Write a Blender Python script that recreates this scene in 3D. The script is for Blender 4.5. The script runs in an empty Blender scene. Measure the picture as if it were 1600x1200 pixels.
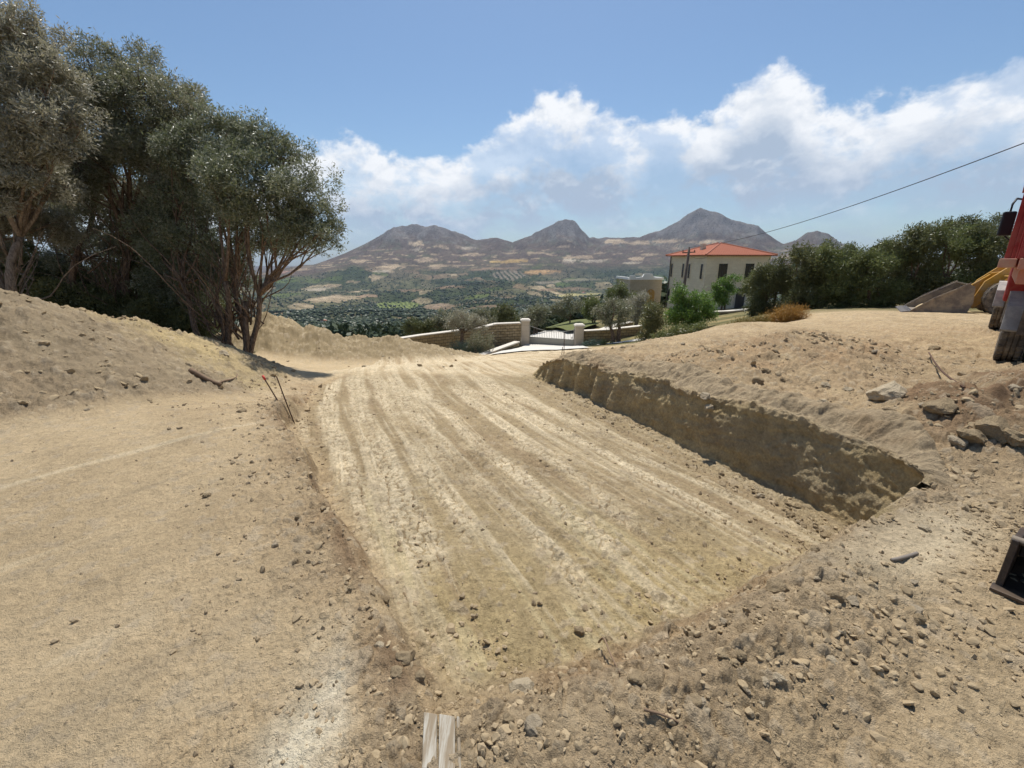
import bpy, bmesh, math, random
import numpy as np
from mathutils import Vector, Matrix

scene = bpy.context.scene
COL = scene.collection

# ------------------------------------------------------------------ camera
PITCH = math.radians(16.2)
CP, SP = math.cos(PITCH), math.sin(PITCH)
FPX = 671.0          # focal length in photo pixels (1600 wide)
CAMZ = 1.65
cam_d = bpy.data.cameras.new('camera')
cam_d.sensor_width = 36.0
cam_d.lens = 36.0 * FPX / 1600.0
cam_d.clip_start = 0.05
cam_d.clip_end = 40000
cam = bpy.data.objects.new('camera', cam_d)
COL.objects.link(cam)
cam.location = (0, 0, CAMZ)
cam.rotation_euler = (math.pi / 2 - PITCH, 0, 0)
scene.camera = cam

# ------------------------------------------------------------------ exposure
scene.view_settings.view_transform = 'Standard'
scene.view_settings.look = 'None'
scene.view_settings.gamma = 1.0
scene.view_settings.exposure = 0.1
scene.cycles.use_denoising = True
scene.cycles.max_bounces = 6
scene.cycles.diffuse_bounces = 3
scene.cycles.transmission_bounces = 3
scene.cycles.volume_bounces = 0
scene.cycles.use_adaptive_sampling = True
scene.cycles.adaptive_threshold = 0.02

SUN_EL = math.radians(65)
SUN_AZ = math.radians(4)      # from +Y towards +X
SKY_STRENGTH = 0.098


def ray(u, v):
    a = (u - 800) / FPX
    b = (600 - v) / FPX
    return np.array((a, CP + SP * b, -SP + CP * b))


def at_y(u, v, Y):
    r = ray(u, v)
    p = r * (Y / r[1])
    return Vector((p[0], p[1], p[2] + CAMZ))


def at_z(u, v, z):
    r = ray(u, v)
    p = r * ((z - CAMZ) / r[2])
    return Vector((p[0], p[1], z))


def azel(u, v):
    r = ray(u, v)
    return math.atan2(r[0], r[1]), math.asin(r[2] / np.linalg.norm(r))


# ------------------------------------------------------------------ node helper
class NT:
    def __init__(self, tree):
        self.t = tree
        self.n = tree.nodes
        self.l = tree.links

    def node(self, kind, **kw):
        n = self.n.new(kind)
        for k, v in kw.items():
            setattr(n, k, v)
        return n

    def put(self, sock, val):
        if isinstance(val, bpy.types.NodeSocket):
            self.l.new(val, sock)
        elif val is not None:
            sock.default_value = val

    def math(self, op, a, b=None, c=None, clamp=False):
        n = self.node('ShaderNodeMath', operation=op, use_clamp=clamp)
        self.put(n.inputs[0], a)
        if b is not None:
            self.put(n.inputs[1], b)
        if c is not None:
            self.put(n.inputs[2], c)
        return n.outputs[0]

    def ramp01(self, x, lo, hi):
        n = self.node('ShaderNodeMapRange', interpolation_type='SMOOTHSTEP')
        self.put(n.inputs[0], x)
        self.put(n.inputs[1], lo)
        self.put(n.inputs[2], hi)
        return n.outputs[0]

    def mix(self, f, a, b, blend='MIX'):
        n = self.node('ShaderNodeMix', data_type='RGBA', blend_type=blend)
        self.put(n.inputs[0], f)
        for s, v in ((n.inputs[6], a), (n.inputs[7], b)):
            if isinstance(v, (tuple, list)) and len(v) == 3:
                v = (*v, 1)
            self.put(s, v)
        return n.outputs[2]

    def noise(self, vec, scale, detail=4, rough=0.55, dist=0.0, out=0):
        n = self.node('ShaderNodeTexNoise')
        if vec is not None:
            self.put(n.inputs['Vector'], vec)
        self.put(n.inputs['Scale'], scale)
        n.inputs['Detail'].default_value = detail
        n.inputs['Roughness'].default_value = rough
        n.inputs['Distortion'].default_value = dist
        return n.outputs[out]

    def vmul(self, vec, s):
        n = self.node('ShaderNodeVectorMath', operation='MULTIPLY')
        self.put(n.inputs[0], vec)
        n.inputs[1].default_value = s
        return n.outputs[0]

    def vadd(self, vec, s):
        n = self.node('ShaderNodeVectorMath', operation='ADD')
        self.put(n.inputs[0], vec)
        self.put(n.inputs[1], s)
        return n.outputs[0]

    def bump(self, h, strength, dist):
        n = self.node('ShaderNodeBump')
        self.put(n.inputs['Height'], h)
        n.inputs['Strength'].default_value = strength
        n.inputs['Distance'].default_value = dist
        return n.outputs[0]


# ------------------------------------------------------------------ world: sky and clouds
world = bpy.data.worlds.new('World')
scene.world = world
world.use_nodes = True
W = NT(world.node_tree)
W.n.clear()
sky = W.node('ShaderNodeTexSky', sky_type='NISHITA')
sky.sun_disc = False
sky.sun_elevation = SUN_EL
sky.sun_rotation = SUN_AZ
sky.altitude = 200
sky.air_density = 1.0
sky.dust_density = 1.0
sky.ozone_density = 1.6
tc = W.node('ShaderNodeTexCoord')
sep = W.node('ShaderNodeSeparateXYZ')
W.l.new(tc.outputs['Generated'], sep.inputs[0])
az = W.math('ARCTAN2', sep.outputs[0], sep.outputs[1])
el = W.math('ARCSINE', sep.outputs[2])
AZ0, AZ1 = -1.1, 1.5


def sky_curve(pts):
    n = W.node('ShaderNodeFloatCurve')
    cu = n.mapping.curves[0]
    ae = sorted(((azel(u, v)[0] - AZ0) / (AZ1 - AZ0), azel(u, v)[1]) for u, v in pts)
    ae = [(0.0, ae[0][1])] + ae + [(1.0, ae[-1][1])]
    while len(cu.points) < len(ae):
        cu.points.new(0.5, 0.5)
    for p, (x, y) in zip(cu.points, ae):
        p.location = (x, y)
    n.mapping.update()
    t = W.node('ShaderNodeMapRange')
    W.put(t.inputs[0], az)
    t.inputs[1].default_value = AZ0
    t.inputs[2].default_value = AZ1
    W.l.new(t.outputs[0], n.inputs['Value'])
    return n.outputs[0]


cl_top = sky_curve([(380, 290), (440, 240), (490, 226), (560, 222), (640, 234), (700, 236), (760, 218), (800, 188), (850, 152),
                    (890, 130), (912, 150), (950, 178), (1000, 186), (1045, 164), (1100, 168), (1140, 140),
                    (1180, 112), (1235, 104), (1262, 130), (1310, 162), (1380, 152), (1450, 128), (1530, 102), (1600, 96), (1750, 60)])
cl_bot = sky_curve([(380, 345), (490, 338), (600, 344), (720, 342), (860, 332), (960, 318), (1080, 312), (1200, 304), (1350, 292), (1500, 288), (1600, 285)])
band = sky_curve([(1000, 352), (1080, 336), (1150, 326), (1300, 312), (1420, 304), (1500, 296), (1600, 282)])
dirv = W.vmul(tc.outputs['Generated'], (1, 1, 1.5))
nb = W.noise(dirv, 7.0, 6, 0.58, 0.3)
nf = W.noise(dirv, 19.0, 5, 0.6, 0.2)
namp = W.math('ADD', W.math('MULTIPLY', W.math('SUBTRACT', nb, 0.5), 0.13), W.math('MULTIPLY', W.math('SUBTRACT', nf, 0.5), 0.075))
depth_in = W.math('ADD', W.math('SUBTRACT', cl_top, el), namp)
up_edge = W.ramp01(depth_in, -0.006, 0.022)
low_n = W.math('MULTIPLY', W.math('SUBTRACT', nb, 0.5), 0.14)
lo_edge = W.ramp01(W.math('ADD', W.math('SUBTRACT', el, cl_bot), low_n), -0.085, 0.012)
c1 = W.math('MULTIPLY', up_edge, lo_edge)
holes = W.ramp01(W.noise(W.vadd(dirv, (3.1, 0, 0)), 8.0, 5, 0.6), 0.62, 0.46)
c1 = W.math('MULTIPLY', c1, W.math('ADD', W.math('MULTIPLY', holes, 0.55), 0.45))
# wispy lower band
dband = W.math('ABSOLUTE', W.math('ADD', W.math('SUBTRACT', el, band), W.math('MULTIPLY', W.math('SUBTRACT', nb, 0.5), 0.09)))
azr = W.ramp01(az, azel(1040, 340)[0], azel(1200, 330)[0])
c2 = W.math('MULTIPLY', W.math('MULTIPLY', W.ramp01(dband, 0.034, 0.004), azr), 0.55)
# small wisps low over the hills
wn = W.noise(W.vmul(tc.outputs['Generated'], (1, 1, 3.0)), 9.0, 5, 0.6)
c3 = W.math('MULTIPLY', W.ramp01(wn, 0.52, 0.72), W.math('MULTIPLY', W.ramp01(el, 0.012, 0.05), W.ramp01(el, 0.16, 0.10)))
c3 = W.math('MULTIPLY', c3, 0.55)
cc = W.math('MAXIMUM', W.math('MAXIMUM', c1, c2), c3)
# relief shading of the billows: compare density with density a little higher up
nb2 = W.noise(W.vadd(dirv, (0.006, 0, 0.028)), 7.0, 6, 0.58, 0.3)
nf2 = W.noise(W.vadd(dirv, (0.004, 0, 0.014)), 19.0, 5, 0.6, 0.2)
rel = W.math('ADD', W.math('MULTIPLY', W.math('SUBTRACT', nb, nb2), 2.0), W.math('MULTIPLY', W.math('SUBTRACT', nf, nf2), 1.1))
deep = W.ramp01(depth_in, 0.045, 0.14)
lit = W.math('ADD', W.math('SUBTRACT', 0.92, W.math('MULTIPLY', deep, 0.95)), rel, clamp=True)
ccol = W.mix(lit, (0.40, 0.49, 0.62), (0.90, 0.92, 0.95))
skys = W.node('ShaderNodeVectorMath', operation='SCALE')
W.l.new(sky.outputs[0], skys.inputs[0])
skys.inputs['Scale'].default_value = SKY_STRENGTH
fin = W.mix(cc, W.mix(1.0, skys.outputs[0], (0.86, 1.0, 1.08), 'MULTIPLY'), ccol)
bg = W.node('ShaderNodeBackground')
W.l.new(fin, bg.inputs[0])
bg.inputs[1].default_value = 1.0
wo = W.node('ShaderNodeOutputWorld')
W.l.new(bg.outputs[0], wo.inputs[0])

# ------------------------------------------------------------------ sun
sl = bpy.data.lights.new('sun', 'SUN')
sl.energy = 5.0
sl.angle = math.radians(0.53)
sl.color = (1.0, 0.96, 0.89)
sun = bpy.data.objects.new('sun', sl)
COL.objects.link(sun)
sdir = Vector((math.sin(SUN_AZ) * math.cos(SUN_EL), math.cos(SUN_AZ) * math.cos(SUN_EL), math.sin(SUN_EL)))
sun.rotation_euler = sdir.to_track_quat('Z', 'Y').to_euler()
sun.location = (0, 0, 60)


# ------------------------------------------------------------------ numpy noise
def _hash(ix, iy, seed):
    h = (ix.astype(np.int64) * 374761393 + iy.astype(np.int64) * 668265263 + seed * 1442695041) & 0x7fffffff
    h = ((h ^ (h >> 13)) * 1274126177) & 0x7fffffff
    h = (h ^ (h >> 16)) & 0xffff
    return h.astype(np.float32) / 65535.0


def vnoise(x, y, seed=0):
    x = np.asarray(x, np.float32); y = np.asarray(y, np.float32)
    ix = np.floor(x); iy = np.floor(y)
    fx = x - ix; fy = y - iy
    fx = fx * fx * (3 - 2 * fx); fy = fy * fy * (3 - 2 * fy)
    ix = ix.astype(np.int64); iy = iy.astype(np.int64)
    a = _hash(ix, iy, seed); b = _hash(ix + 1, iy, seed)
    c = _hash(ix, iy + 1, seed); d = _hash(ix + 1, iy + 1, seed)
    return (a + (b - a) * fx) * (1 - fy) + (c + (d - c) * fx) * fy - 0.5


def fbm(x, y, octaves=5, seed=0, gain=0.5, lac=2.03):
    s = np.zeros(np.shape(x), np.float32); amp = 1.0; tot = 0
    ca, sa = math.cos(0.6), math.sin(0.6)
    x = np.asarray(x, np.float32); y = np.asarray(y, np.float32)
    for o in range(octaves):
        s += amp * vnoise(x, y, seed + o * 17)
        tot += amp
        amp *= gain
        x, y = (x * ca - y * sa) * lac + 11.3, (x * sa + y * ca) * lac + 5.7
    return s / tot


def worley(x, y, seed=0, jitter=0.95, angular=False):
    """F1 distance and a random id for the nearest cell."""
    ix = np.floor(x).astype(np.int64); iy = np.floor(y).astype(np.int64)
    best = np.full(np.shape(x), 9.0, np.float32); rid = np.zeros(np.shape(x), np.float32)
    second = best.copy()
    for dx in (-1, 0, 1):
        for dy in (-1, 0, 1):
            cx, cy = ix + dx, iy + dy
            px = cx + 0.5 + (_hash(cx, cy, seed) - 0.5) * jitter
            py = cy + 0.5 + (_hash(cx, cy, seed + 7) - 0.5) * jitter
            if angular:
                th = _hash(cx, cy, seed + 41) * 3.1416
                ex, ey = (x - px), (y - py)
                c_, s_ = np.cos(th), np.sin(th)
                d = ((np.abs(ex * c_ + ey * s_) * 1.15) ** 3 + (np.abs(ey * c_ - ex * s_) * .88) ** 3) ** (1 / 3.)
                d = d.astype(np.float32)
            else:
                d = np.hypot(x - px, y - py).astype(np.float32)
            m = d < best
            second = np.where(m, best, np.minimum(second, d))
            rid = np.where(m, _hash(cx, cy, seed + 23), rid)
            best = np.where(m, d, best)
    return best, rid, second


def sstep(a, b, x):
    t = np.clip((x - a) / (b - a), 0, 1)
    return t * t * (3 - 2 * t)


def vnoise3(x, y, z, seed=0):
    iz = np.floor(z); f = z - iz; f = f * f * (3 - 2 * f)
    iz = iz.astype(np.int64)
    ix = np.floor(x); iy = np.floor(y); fx = x - ix; fy = y - iy
    fx = fx * fx * (3 - 2 * fx); fy = fy * fy * (3 - 2 * fy)
    ix = ix.astype(np.int64); iy = iy.astype(np.int64)
    def pl(k):
        ox = ix + k * 7919; oy = iy - k * 104729
        a = _hash(ox, oy, seed); b = _hash(ox + 1, oy, seed); c = _hash(ox, oy + 1, seed); d = _hash(ox + 1, oy + 1, seed)
        return (a + (b - a) * fx) * (1 - fy) + (c + (d - c) * fx) * fy
    return pl(iz) * (1 - f) + pl(iz + 1) * f - .5


def fbm3(x, y, z, octaves=4, seed=0, gain=.5):
    s = 0; amp = 1.0; tot = 0
    for o in range(octaves):
        s = s + amp * vnoise3(x, y, z, seed + 13 * o)
        tot += amp; amp *= gain
        x, y, z = x * 2.03 + 3.1, y * 2.03 + 7.7, z * 2.03 + 1.9
    return s / tot


class RBF:
    def __init__(self, pts, smooth=1e-3):
        P = np.array(pts, float)
        n = len(P)
        self.c = P[:, :2]
        A = np.zeros((n + 3, n + 3)); b = np.zeros(n + 3)
        A[:n, :n] = self.k(self.c[:, None] - self.c[None]) + np.eye(n) * smooth
        A[:n, n] = 1; A[:n, n + 1:] = self.c
        A[n, :n] = 1; A[n + 1:, :n] = self.c.T
        b[:n] = P[:, 2]
        self.w = np.linalg.solve(A, b)

    @staticmethod
    def k(d):
        r = np.hypot(d[..., 0], d[..., 1])
        return r            # biharmonic-like, no overshoot

    def __call__(self, x, y):
        x = np.asarray(x, np.float64); y = np.asarray(y, np.float64)
        out = self.w[len(self.c)] + self.w[-2] * x + self.w[-1] * y
        for (cx, cy), w in zip(self.c, self.w):
            out = out + w * np.sqrt((x - cx) ** 2 + (y - cy) ** 2 + 0.4)
        return out


class RBF2(RBF):
    @staticmethod
    def k(d):
        return np.sqrt(d[..., 0] ** 2 + d[..., 1] ** 2 + 0.4)


# ------------------------------------------------------------------ terrain height
base_pts = [
    (0, -3, 0), (-6, -3, .05), (6, -3, 0), (-6, 0, .05), (-2.5, 1, 0), (0, 0, 0), (2.5, 1, 0), (6, .5, 0), (-3, 3, 0),
    (-1.2, 2.3, 0), (-5, 4, 0), (-8, 2, .1), (-3.6, 5, -.10), (-3.2, 5.4, -.24), (-3.5, 6.4, -.50), (-4.3, 8.2, -.78), (-12, 0, .3), (.6, 1.2, 0), (-1, 1, 0), (1.6, 1.6, 0), (-.7, 1.5, 0),
    (3.6, 3.2, .02), (5, 2, 0), (9, 4, 0), (8.3, 7.2, 0), (12, 10.5, -.02), (3.4, 4.6, 0), (2.75, 5.8, -.1), (2.0, 7, -.23), (1.3, 8.6, -.38),
    (6, 7, 0), (3.3, 11, -.62), (6.4, 13, -.45), (11.6, 16, -.3), (16.5, 18, -.42), (20, 19, -.42), (14, 4, 0), (20, 8, 0),
    (5, 16, -1.8), (9, 19, -1.5), (8, 24, -2.8), (14, 22, -.9), (20, 26, -1.0), (30, 25, -.6),
    (.3, 10, -1.02), (-1, 13, -1.42), (-3.4, 11, -1.1), (.8, 17, -2.1), (1, 24, -3.23), (2.7, 29, -4.1), (.9, 30, -4.2), (4.5, 29, -4.1),
    (-4.9, 7.4, -.58), (-6.0, 8.6, -.38), (-7.2, 11, -.78), (-11, 12, -.5), (-15, 10, .2), (-25, 10, .5), (-30, 0, 1), (30, 0, 0.3),
    (-5.1, 11, -1.12), (-8.5, 15, -1.9), (-9, 20, -3.4), (-4, 21, -3.4), (-15, 20, -3), (-6, 27, -4.7), (-20, 30, -7), (-8, 40, -8), (0, 40, -5.8), (3, 36, -4.35),
    (6, 42, -4.4), (10, 40, -4.2), (18, 42, -3.2), (22, 44, -3.1), (14, 50, -4.0), (26, 48, -3.0), (35, 40, -2), (45, 35, -1.5), (0, 60, -11), (-30, 50, -13), (30, 65, -5), (60, 60, -4),
    (6, 60, -9), (-15, 60, -13), (-60, 20, -5), (-60, -40, 2), (60, -40, 2), (0, -60, 3), (70, 0, 1),
]
base_f = RBF2(base_pts)
floor_f = RBF2([
    (-.35, 1.3, -.13), (.5, 1.55, -.17), (1.3, 2.0, -.28), (2.2, 2.7, -.48), (3.2, 3.3, -.76), (3.0, 4.3, -.83), (2.45, 5.5, -.88), (1.9, 6.9, -.89),
    (1.1, 8.5, -.9), (.3, 10, -1.03), (-1, 10.2, -1.03), (-1.2, 2.9, -.30), (-2.8, 5.2, -.50), (-3.8, 8, -.78), (-3.5, 10, -1.0), (0, 3, -.3),
    (1.2, 3.5, -.42), (0, 6, -.64), (-1.5, 8, -.84), (0, 9, -.95), (-1, 13, -1.43), (-3.4, 11, -1.11), (.8, 17, -2.1), (4, 8, -.9), (5, 4, -.7), (-5, 8, -.8), (-3, 2, -.2), (0, 0, 0)])

PIT = np.array([(-.30, 1.16), (.5, 1.40), (1.3, 1.83), (2.25, 2.48), (3.32, 3.02), (3.10, 4.2), (2.56, 5.5), (1.95, 6.9), (1.15, 8.5), (.75, 9.3), (.5, 11.5),
                (-4.0, 11.5), (-4.0, 8.2), (-2.95, 5.1), (-1.36, 2.8), (-.72, 1.8)])


def seg_dist(x, y, a, b):
    d = b - a
    t = np.clip(((x - a[0]) * d[0] + (y - a[1]) * d[1]) / (d @ d), 0, 1)
    return np.hypot(x - a[0] - t * d[0], y - a[1] - t * d[1])


def pit_sd(x, y):
    """signed distance, positive inside; and distances to the groups of edges"""
    inside = np.zeros(np.shape(x), bool)
    n = len(PIT)
    groups = {'near': [], 'right': [], 'left': [], 'far': []}
    for i in range(n):
        a, b = PIT[i], PIT[(i + 1) % n]
        cond = ((a[1] > y) != (b[1] > y))
        xx = a[0] + (y - a[1]) / (b[1] - a[1] + 1e-12) * (b[0] - a[0])
        inside ^= cond & (x < xx)
        g = 'near' if i < 4 else 'right' if i < 9 else 'far' if i < 12 else 'left'
        groups[g].append(seg_dist(x, y, a, b))
    G = {k: np.minimum.reduce(v) for k, v in groups.items()}
    d = np.minimum.reduce(list(G.values()))
    s = np.where(inside, 1.0, -1.0)
    return s * d, {k: s * v for k, v in G.items()}, inside


def heap(x, y, crest, power=1.0):
    """height above base of an earth heap: the envelope of cones along a crest of (x, y, h, w)"""
    crest = np.array(crest, float)
    t = np.linspace(0, len(crest) - 1, (len(crest) - 1) * 10 + 1)
    C = np.stack([np.interp(t, np.arange(len(crest)), crest[:, k]) for k in range(4)], 1)
    out = np.zeros(np.shape(x), np.float32)
    for cx, cy, h, w in C:
        q = np.clip(1 - np.hypot(x - cx, y - cy) / w, 0, 1)
        out = np.maximum(out, h * (q ** power))
    return out


HEAPS = {
    'left': ([(-10.5, 5.0, 1.75, 3.3), (-8.6, 5.4, 1.5, 3.1), (-7, 6, 1.28, 2.9), (-6.8, 6.6, 1.12, 2.9), (-6.6, 7.4, .86, 2.7), (-6.5, 8.0, .55, 2.3), (-6.1, 8.5, .22, 1.6)], 1.15),
    'mid': ([(-8.6, 14.9, 1.70, 2.4), (-7.9, 15.0, 1.68, 3.0), (-7.0, 15.2, 1.30, 3.2), (-5.6, 16.0, 1.15, 3.2), (-4.6, 16.8, 1.12, 3.2), (-2.9, 17.0, .55, 2.6)], 1.1),
    'red': ([(3.1, 6.9, .20, 1.2), (4.2, 7.2, .48, 1.5), (5.4, 7.6, .46, 1.5), (6.2, 8.6, .26, 1.5)], 1.0),
    'brown': ([(4.2, 3.75, .24, .8), (4.7, 4.0, .46, 1.0), (5.6, 4.3, .55, 1.1), (6.9, 4.8, .45, 1.2), (8.2, 5.0, .3, 1.3)], .9),
    'lip': ([(1.4, 9.3, .16, 1.2), (2.6, 9.2, .25, 1.6), (4.2, 10.6, .25, 2.2), (6.5, 12.2, .22, 2.5)], 1.0),
    'rim': ([(-.15, 1.0, .07, .32), (.6, 1.22, .11, .34), (1.4, 1.62, .12, .36), (1.9, 2.0, .08, .3)], .8),
    'step': ([(-3.3, 6.6, .12, .7), (-2.75, 5.1, .10, .5)], 1.0),
}

# ---- far relief: valley profile and the mountain skyline
VR = np.array([0, 50, 60, 100, 200, 500, 1000, 1500, 2000, 2400, 2800, 3200, 9000], float)
VZ = np.array([-6, -8.5, -10.5, -17.5, -33, -72, -112, -135, -134, -110, -70, -62, -62], float)
SKYL = [(200, 432), (380, 432), (420, 424), (455, 417), (490, 414), (540, 395), (575, 378), (600, 364), (615, 354), (632, 355), (650, 351), (668, 354), (682, 353), (710, 362), (745, 375), (775, 371),
        (800, 378), (830, 368), (850, 356), (870, 347), (885, 344), (897, 347), (908, 358), (920, 371), (940, 372), (1000, 371), (1040, 358), (1062, 345), (1075, 334), (1095, 326), (1118, 332),
        (1150, 346), (1170, 350), (1185, 354), (1197, 366), (1225, 381), (1245, 375), (1262, 364), (1278, 361), (1295, 366), (1312, 378), (1340, 390), (1400, 402), (1600, 408)]
_sk = []
for u, v in SKYL:
    r_ = ray(u, v)
    _sk.append((math.atan2(r_[0], r_[1]), r_[2] / math.hypot(r_[0], r_[1])))
SK_A = np.array([s[0] for s in _sk]); SK_S = np.array([s[1] for s in _sk])
SK_A = np.concatenate([[-2.4, -1.4], SK_A, [1.4, 2.4]])
SK_S = np.concatenate([[0.01, -.014], SK_S, [0.0, 0.01]])


def far_height(x, y):
    r = np.hypot(x, y); a = np.arctan2(x, y)
    v = np.interp(r, VR, VZ)
    lr = np.clip(r, 60, 5000)
    und = fbm(x / 420, y / 420, 5, 91) * 0.055 * lr + fbm(x / 110, y / 110, 4, 33) * 0.010 * lr
    und *= sstep(70, 400, r) * (1 - 0.6 * sstep(1500, 2600, r))
    v = v + und
    # a dark knoll in the middle of the valley
    kx, ky = at_y(745, 455, 1750)[:2]
    v = v + 48 * np.exp(-(((x - kx) / 330) ** 2 + ((y - ky) / 200) ** 2))
    aw = a + fbm(x / 700, y / 700, 3, 5) * 0.004
    sl = np.interp(aw, SK_A, SK_S)
    rm = 3500 * (1 + 0.10 * fbm(a * 5, a * 0 + 3.3, 3, 12))
    H = sl * rm + CAMZ
    lowH = np.minimum(H, 60)
    t = np.clip((r - 2150) / (rm - 2150), 0, 1)
    foot = v + (lowH - v) * t ** 1.25
    tt = np.clip((r - 2750) / (rm - 2750), 0, 1)
    pk = np.maximum(H - 60, 0) * (0.35 * tt + 0.65 * tt ** 2.2)
    up = foot + pk
    # gullies and ribs on the flanks
    rib = (0.5 - np.abs(fbm(x / 260 + 3, y / 520, 5, 55))) * 2 - 0.75
    rib2 = fbm(x / 90, y / 140, 4, 77)
    flank = sstep(0.25, 0.8, t) * (1 - sstep(0.9, 1.0, t))
    up = up + flank * (rib * 60 + rib2 * 30) * (0.4 + 0.6 * np.clip(H / 300, 0, 1))
    back = np.clip((r - rm) / 2200, 0, 1)
    up = up * (1 - back) + (-120) * back
    crag = fbm(x / 60, y / 60, 5, 41) * 22 * sstep(60, 200, up) + (.5 - np.abs(fbm(x / 150, y / 150, 4, 43)) * 2) * 16 * sstep(80, 220, up)
    return up + crag, t


def ground_height(x, y, fine=True):
    """returns z and a dict of masks"""
    x = np.asarray(x, np.float32); y = np.asarray(y, np.float32)
    r = np.hypot(x, y)
    z = base_f(x, y)
    M = {}
    hl = {k: heap(x, y, c, p) for k, (c, p) in HEAPS.items()}
    lump = fbm(x * .9, y * .9, 4, 7)
    for k, h in hl.items():
        z = z + h * (1 + 0.35 * lump)
    z = z + 0.07 * fbm(x / 2.3, y / 2.3, 3, 2) * sstep(0.8, 3, r) + .17 * fbm(x * 1.5, y * 1.5, 4, 8) * (x > 1.5) * sstep(3.2, 4.2, y + .3 * x - 1.2) * (1 - sstep(9, 12, y)) * sstep(1.2, 2.2, x * .92 + y * .39 - 3.4 + .6) + hl['brown'] * .9 * fbm(x * 2.6, y * 2.6, 3, 3) + hl['mid'] * .26 * fbm(x * 1.9, y * 1.9, 4, 4) + np.clip(hl['mid'] * 3, 0, 1) * .16 * fbm(x * 4.5, y * 4.5, 3, 5) + np.clip(hl['left'] * 3, 0, 1) * .10 * fbm(x * 3.5, y * 3.5, 3, 15) + .07 * fbm(x * .8 + 3, y * 1.6, 4, 6) * sstep(9, 12, r) * (x > 1)
    # pit
    wob = 0.16 * fbm(x * 1.3, y * 1.3, 3, 9) + 0.09 * fbm(x * 5, y * 5, 3, 19)
    wobr = 0.16 * fbm(x * 1.1, y * 1.1, 2, 9) + .05 * fbm(x * 3, y * 3, 2, 29) + .06 * fbm(x * 5, y * 5, 3, 19) * sstep(5, 7, y)
    s, G, inside = pit_sd(x, y)
    alongw = x * -.39 + y * .92
    groove = (np.abs(fbm(alongw * 3.2, x * .5, 3, 61)) - .1) * .34 * sstep(5.2, 7.2, y) + .05 * fbm(alongw * 7, x * 2, 3, 62) * sstep(4.5, 7, y)
    rec = sstep(.15, .8, np.hypot(x - 3.32, y - 3.02)) * .34
    M['bank'] = z
    mr = sstep(-.14 - rec, .04 - rec, G['right'] + .1 * wobr)
    ml = sstep(-.03, .11, G['left'] + wob * 1.3)
    mn = sstep(-.08, .30, G['near'] + wob * .8)
    mf = np.where(inside, 1.0, sstep(-.6, .3, G['far']))
    m = np.where(inside, np.minimum(np.minimum(mr, ml), mn), np.maximum(np.maximum(mr, ml), mn))
    m = m * (1 - sstep(9.2, 11.0, y))
    z = z * (1 - m) + floor_f(x, y) * m
    M['pit'] = m
    M['wall'] = np.clip(4 * m * (1 - m), 0, 1) * (np.abs(G['right']) < .9) * (y < 9.6)
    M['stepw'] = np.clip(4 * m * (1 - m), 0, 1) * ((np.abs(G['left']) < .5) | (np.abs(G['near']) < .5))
    M['mound'] = np.clip(hl['left'] * 6, 0, 1) * sstep(.02, .16, hl['left'])
    M['mid'] = sstep(.05, .3, hl['mid'])
    M['red'] = sstep(.03, .2, hl['red'])
    M['brown'] = sstep(.03, .25, hl['brown'])
    return z, M, s, G, inside


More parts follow.
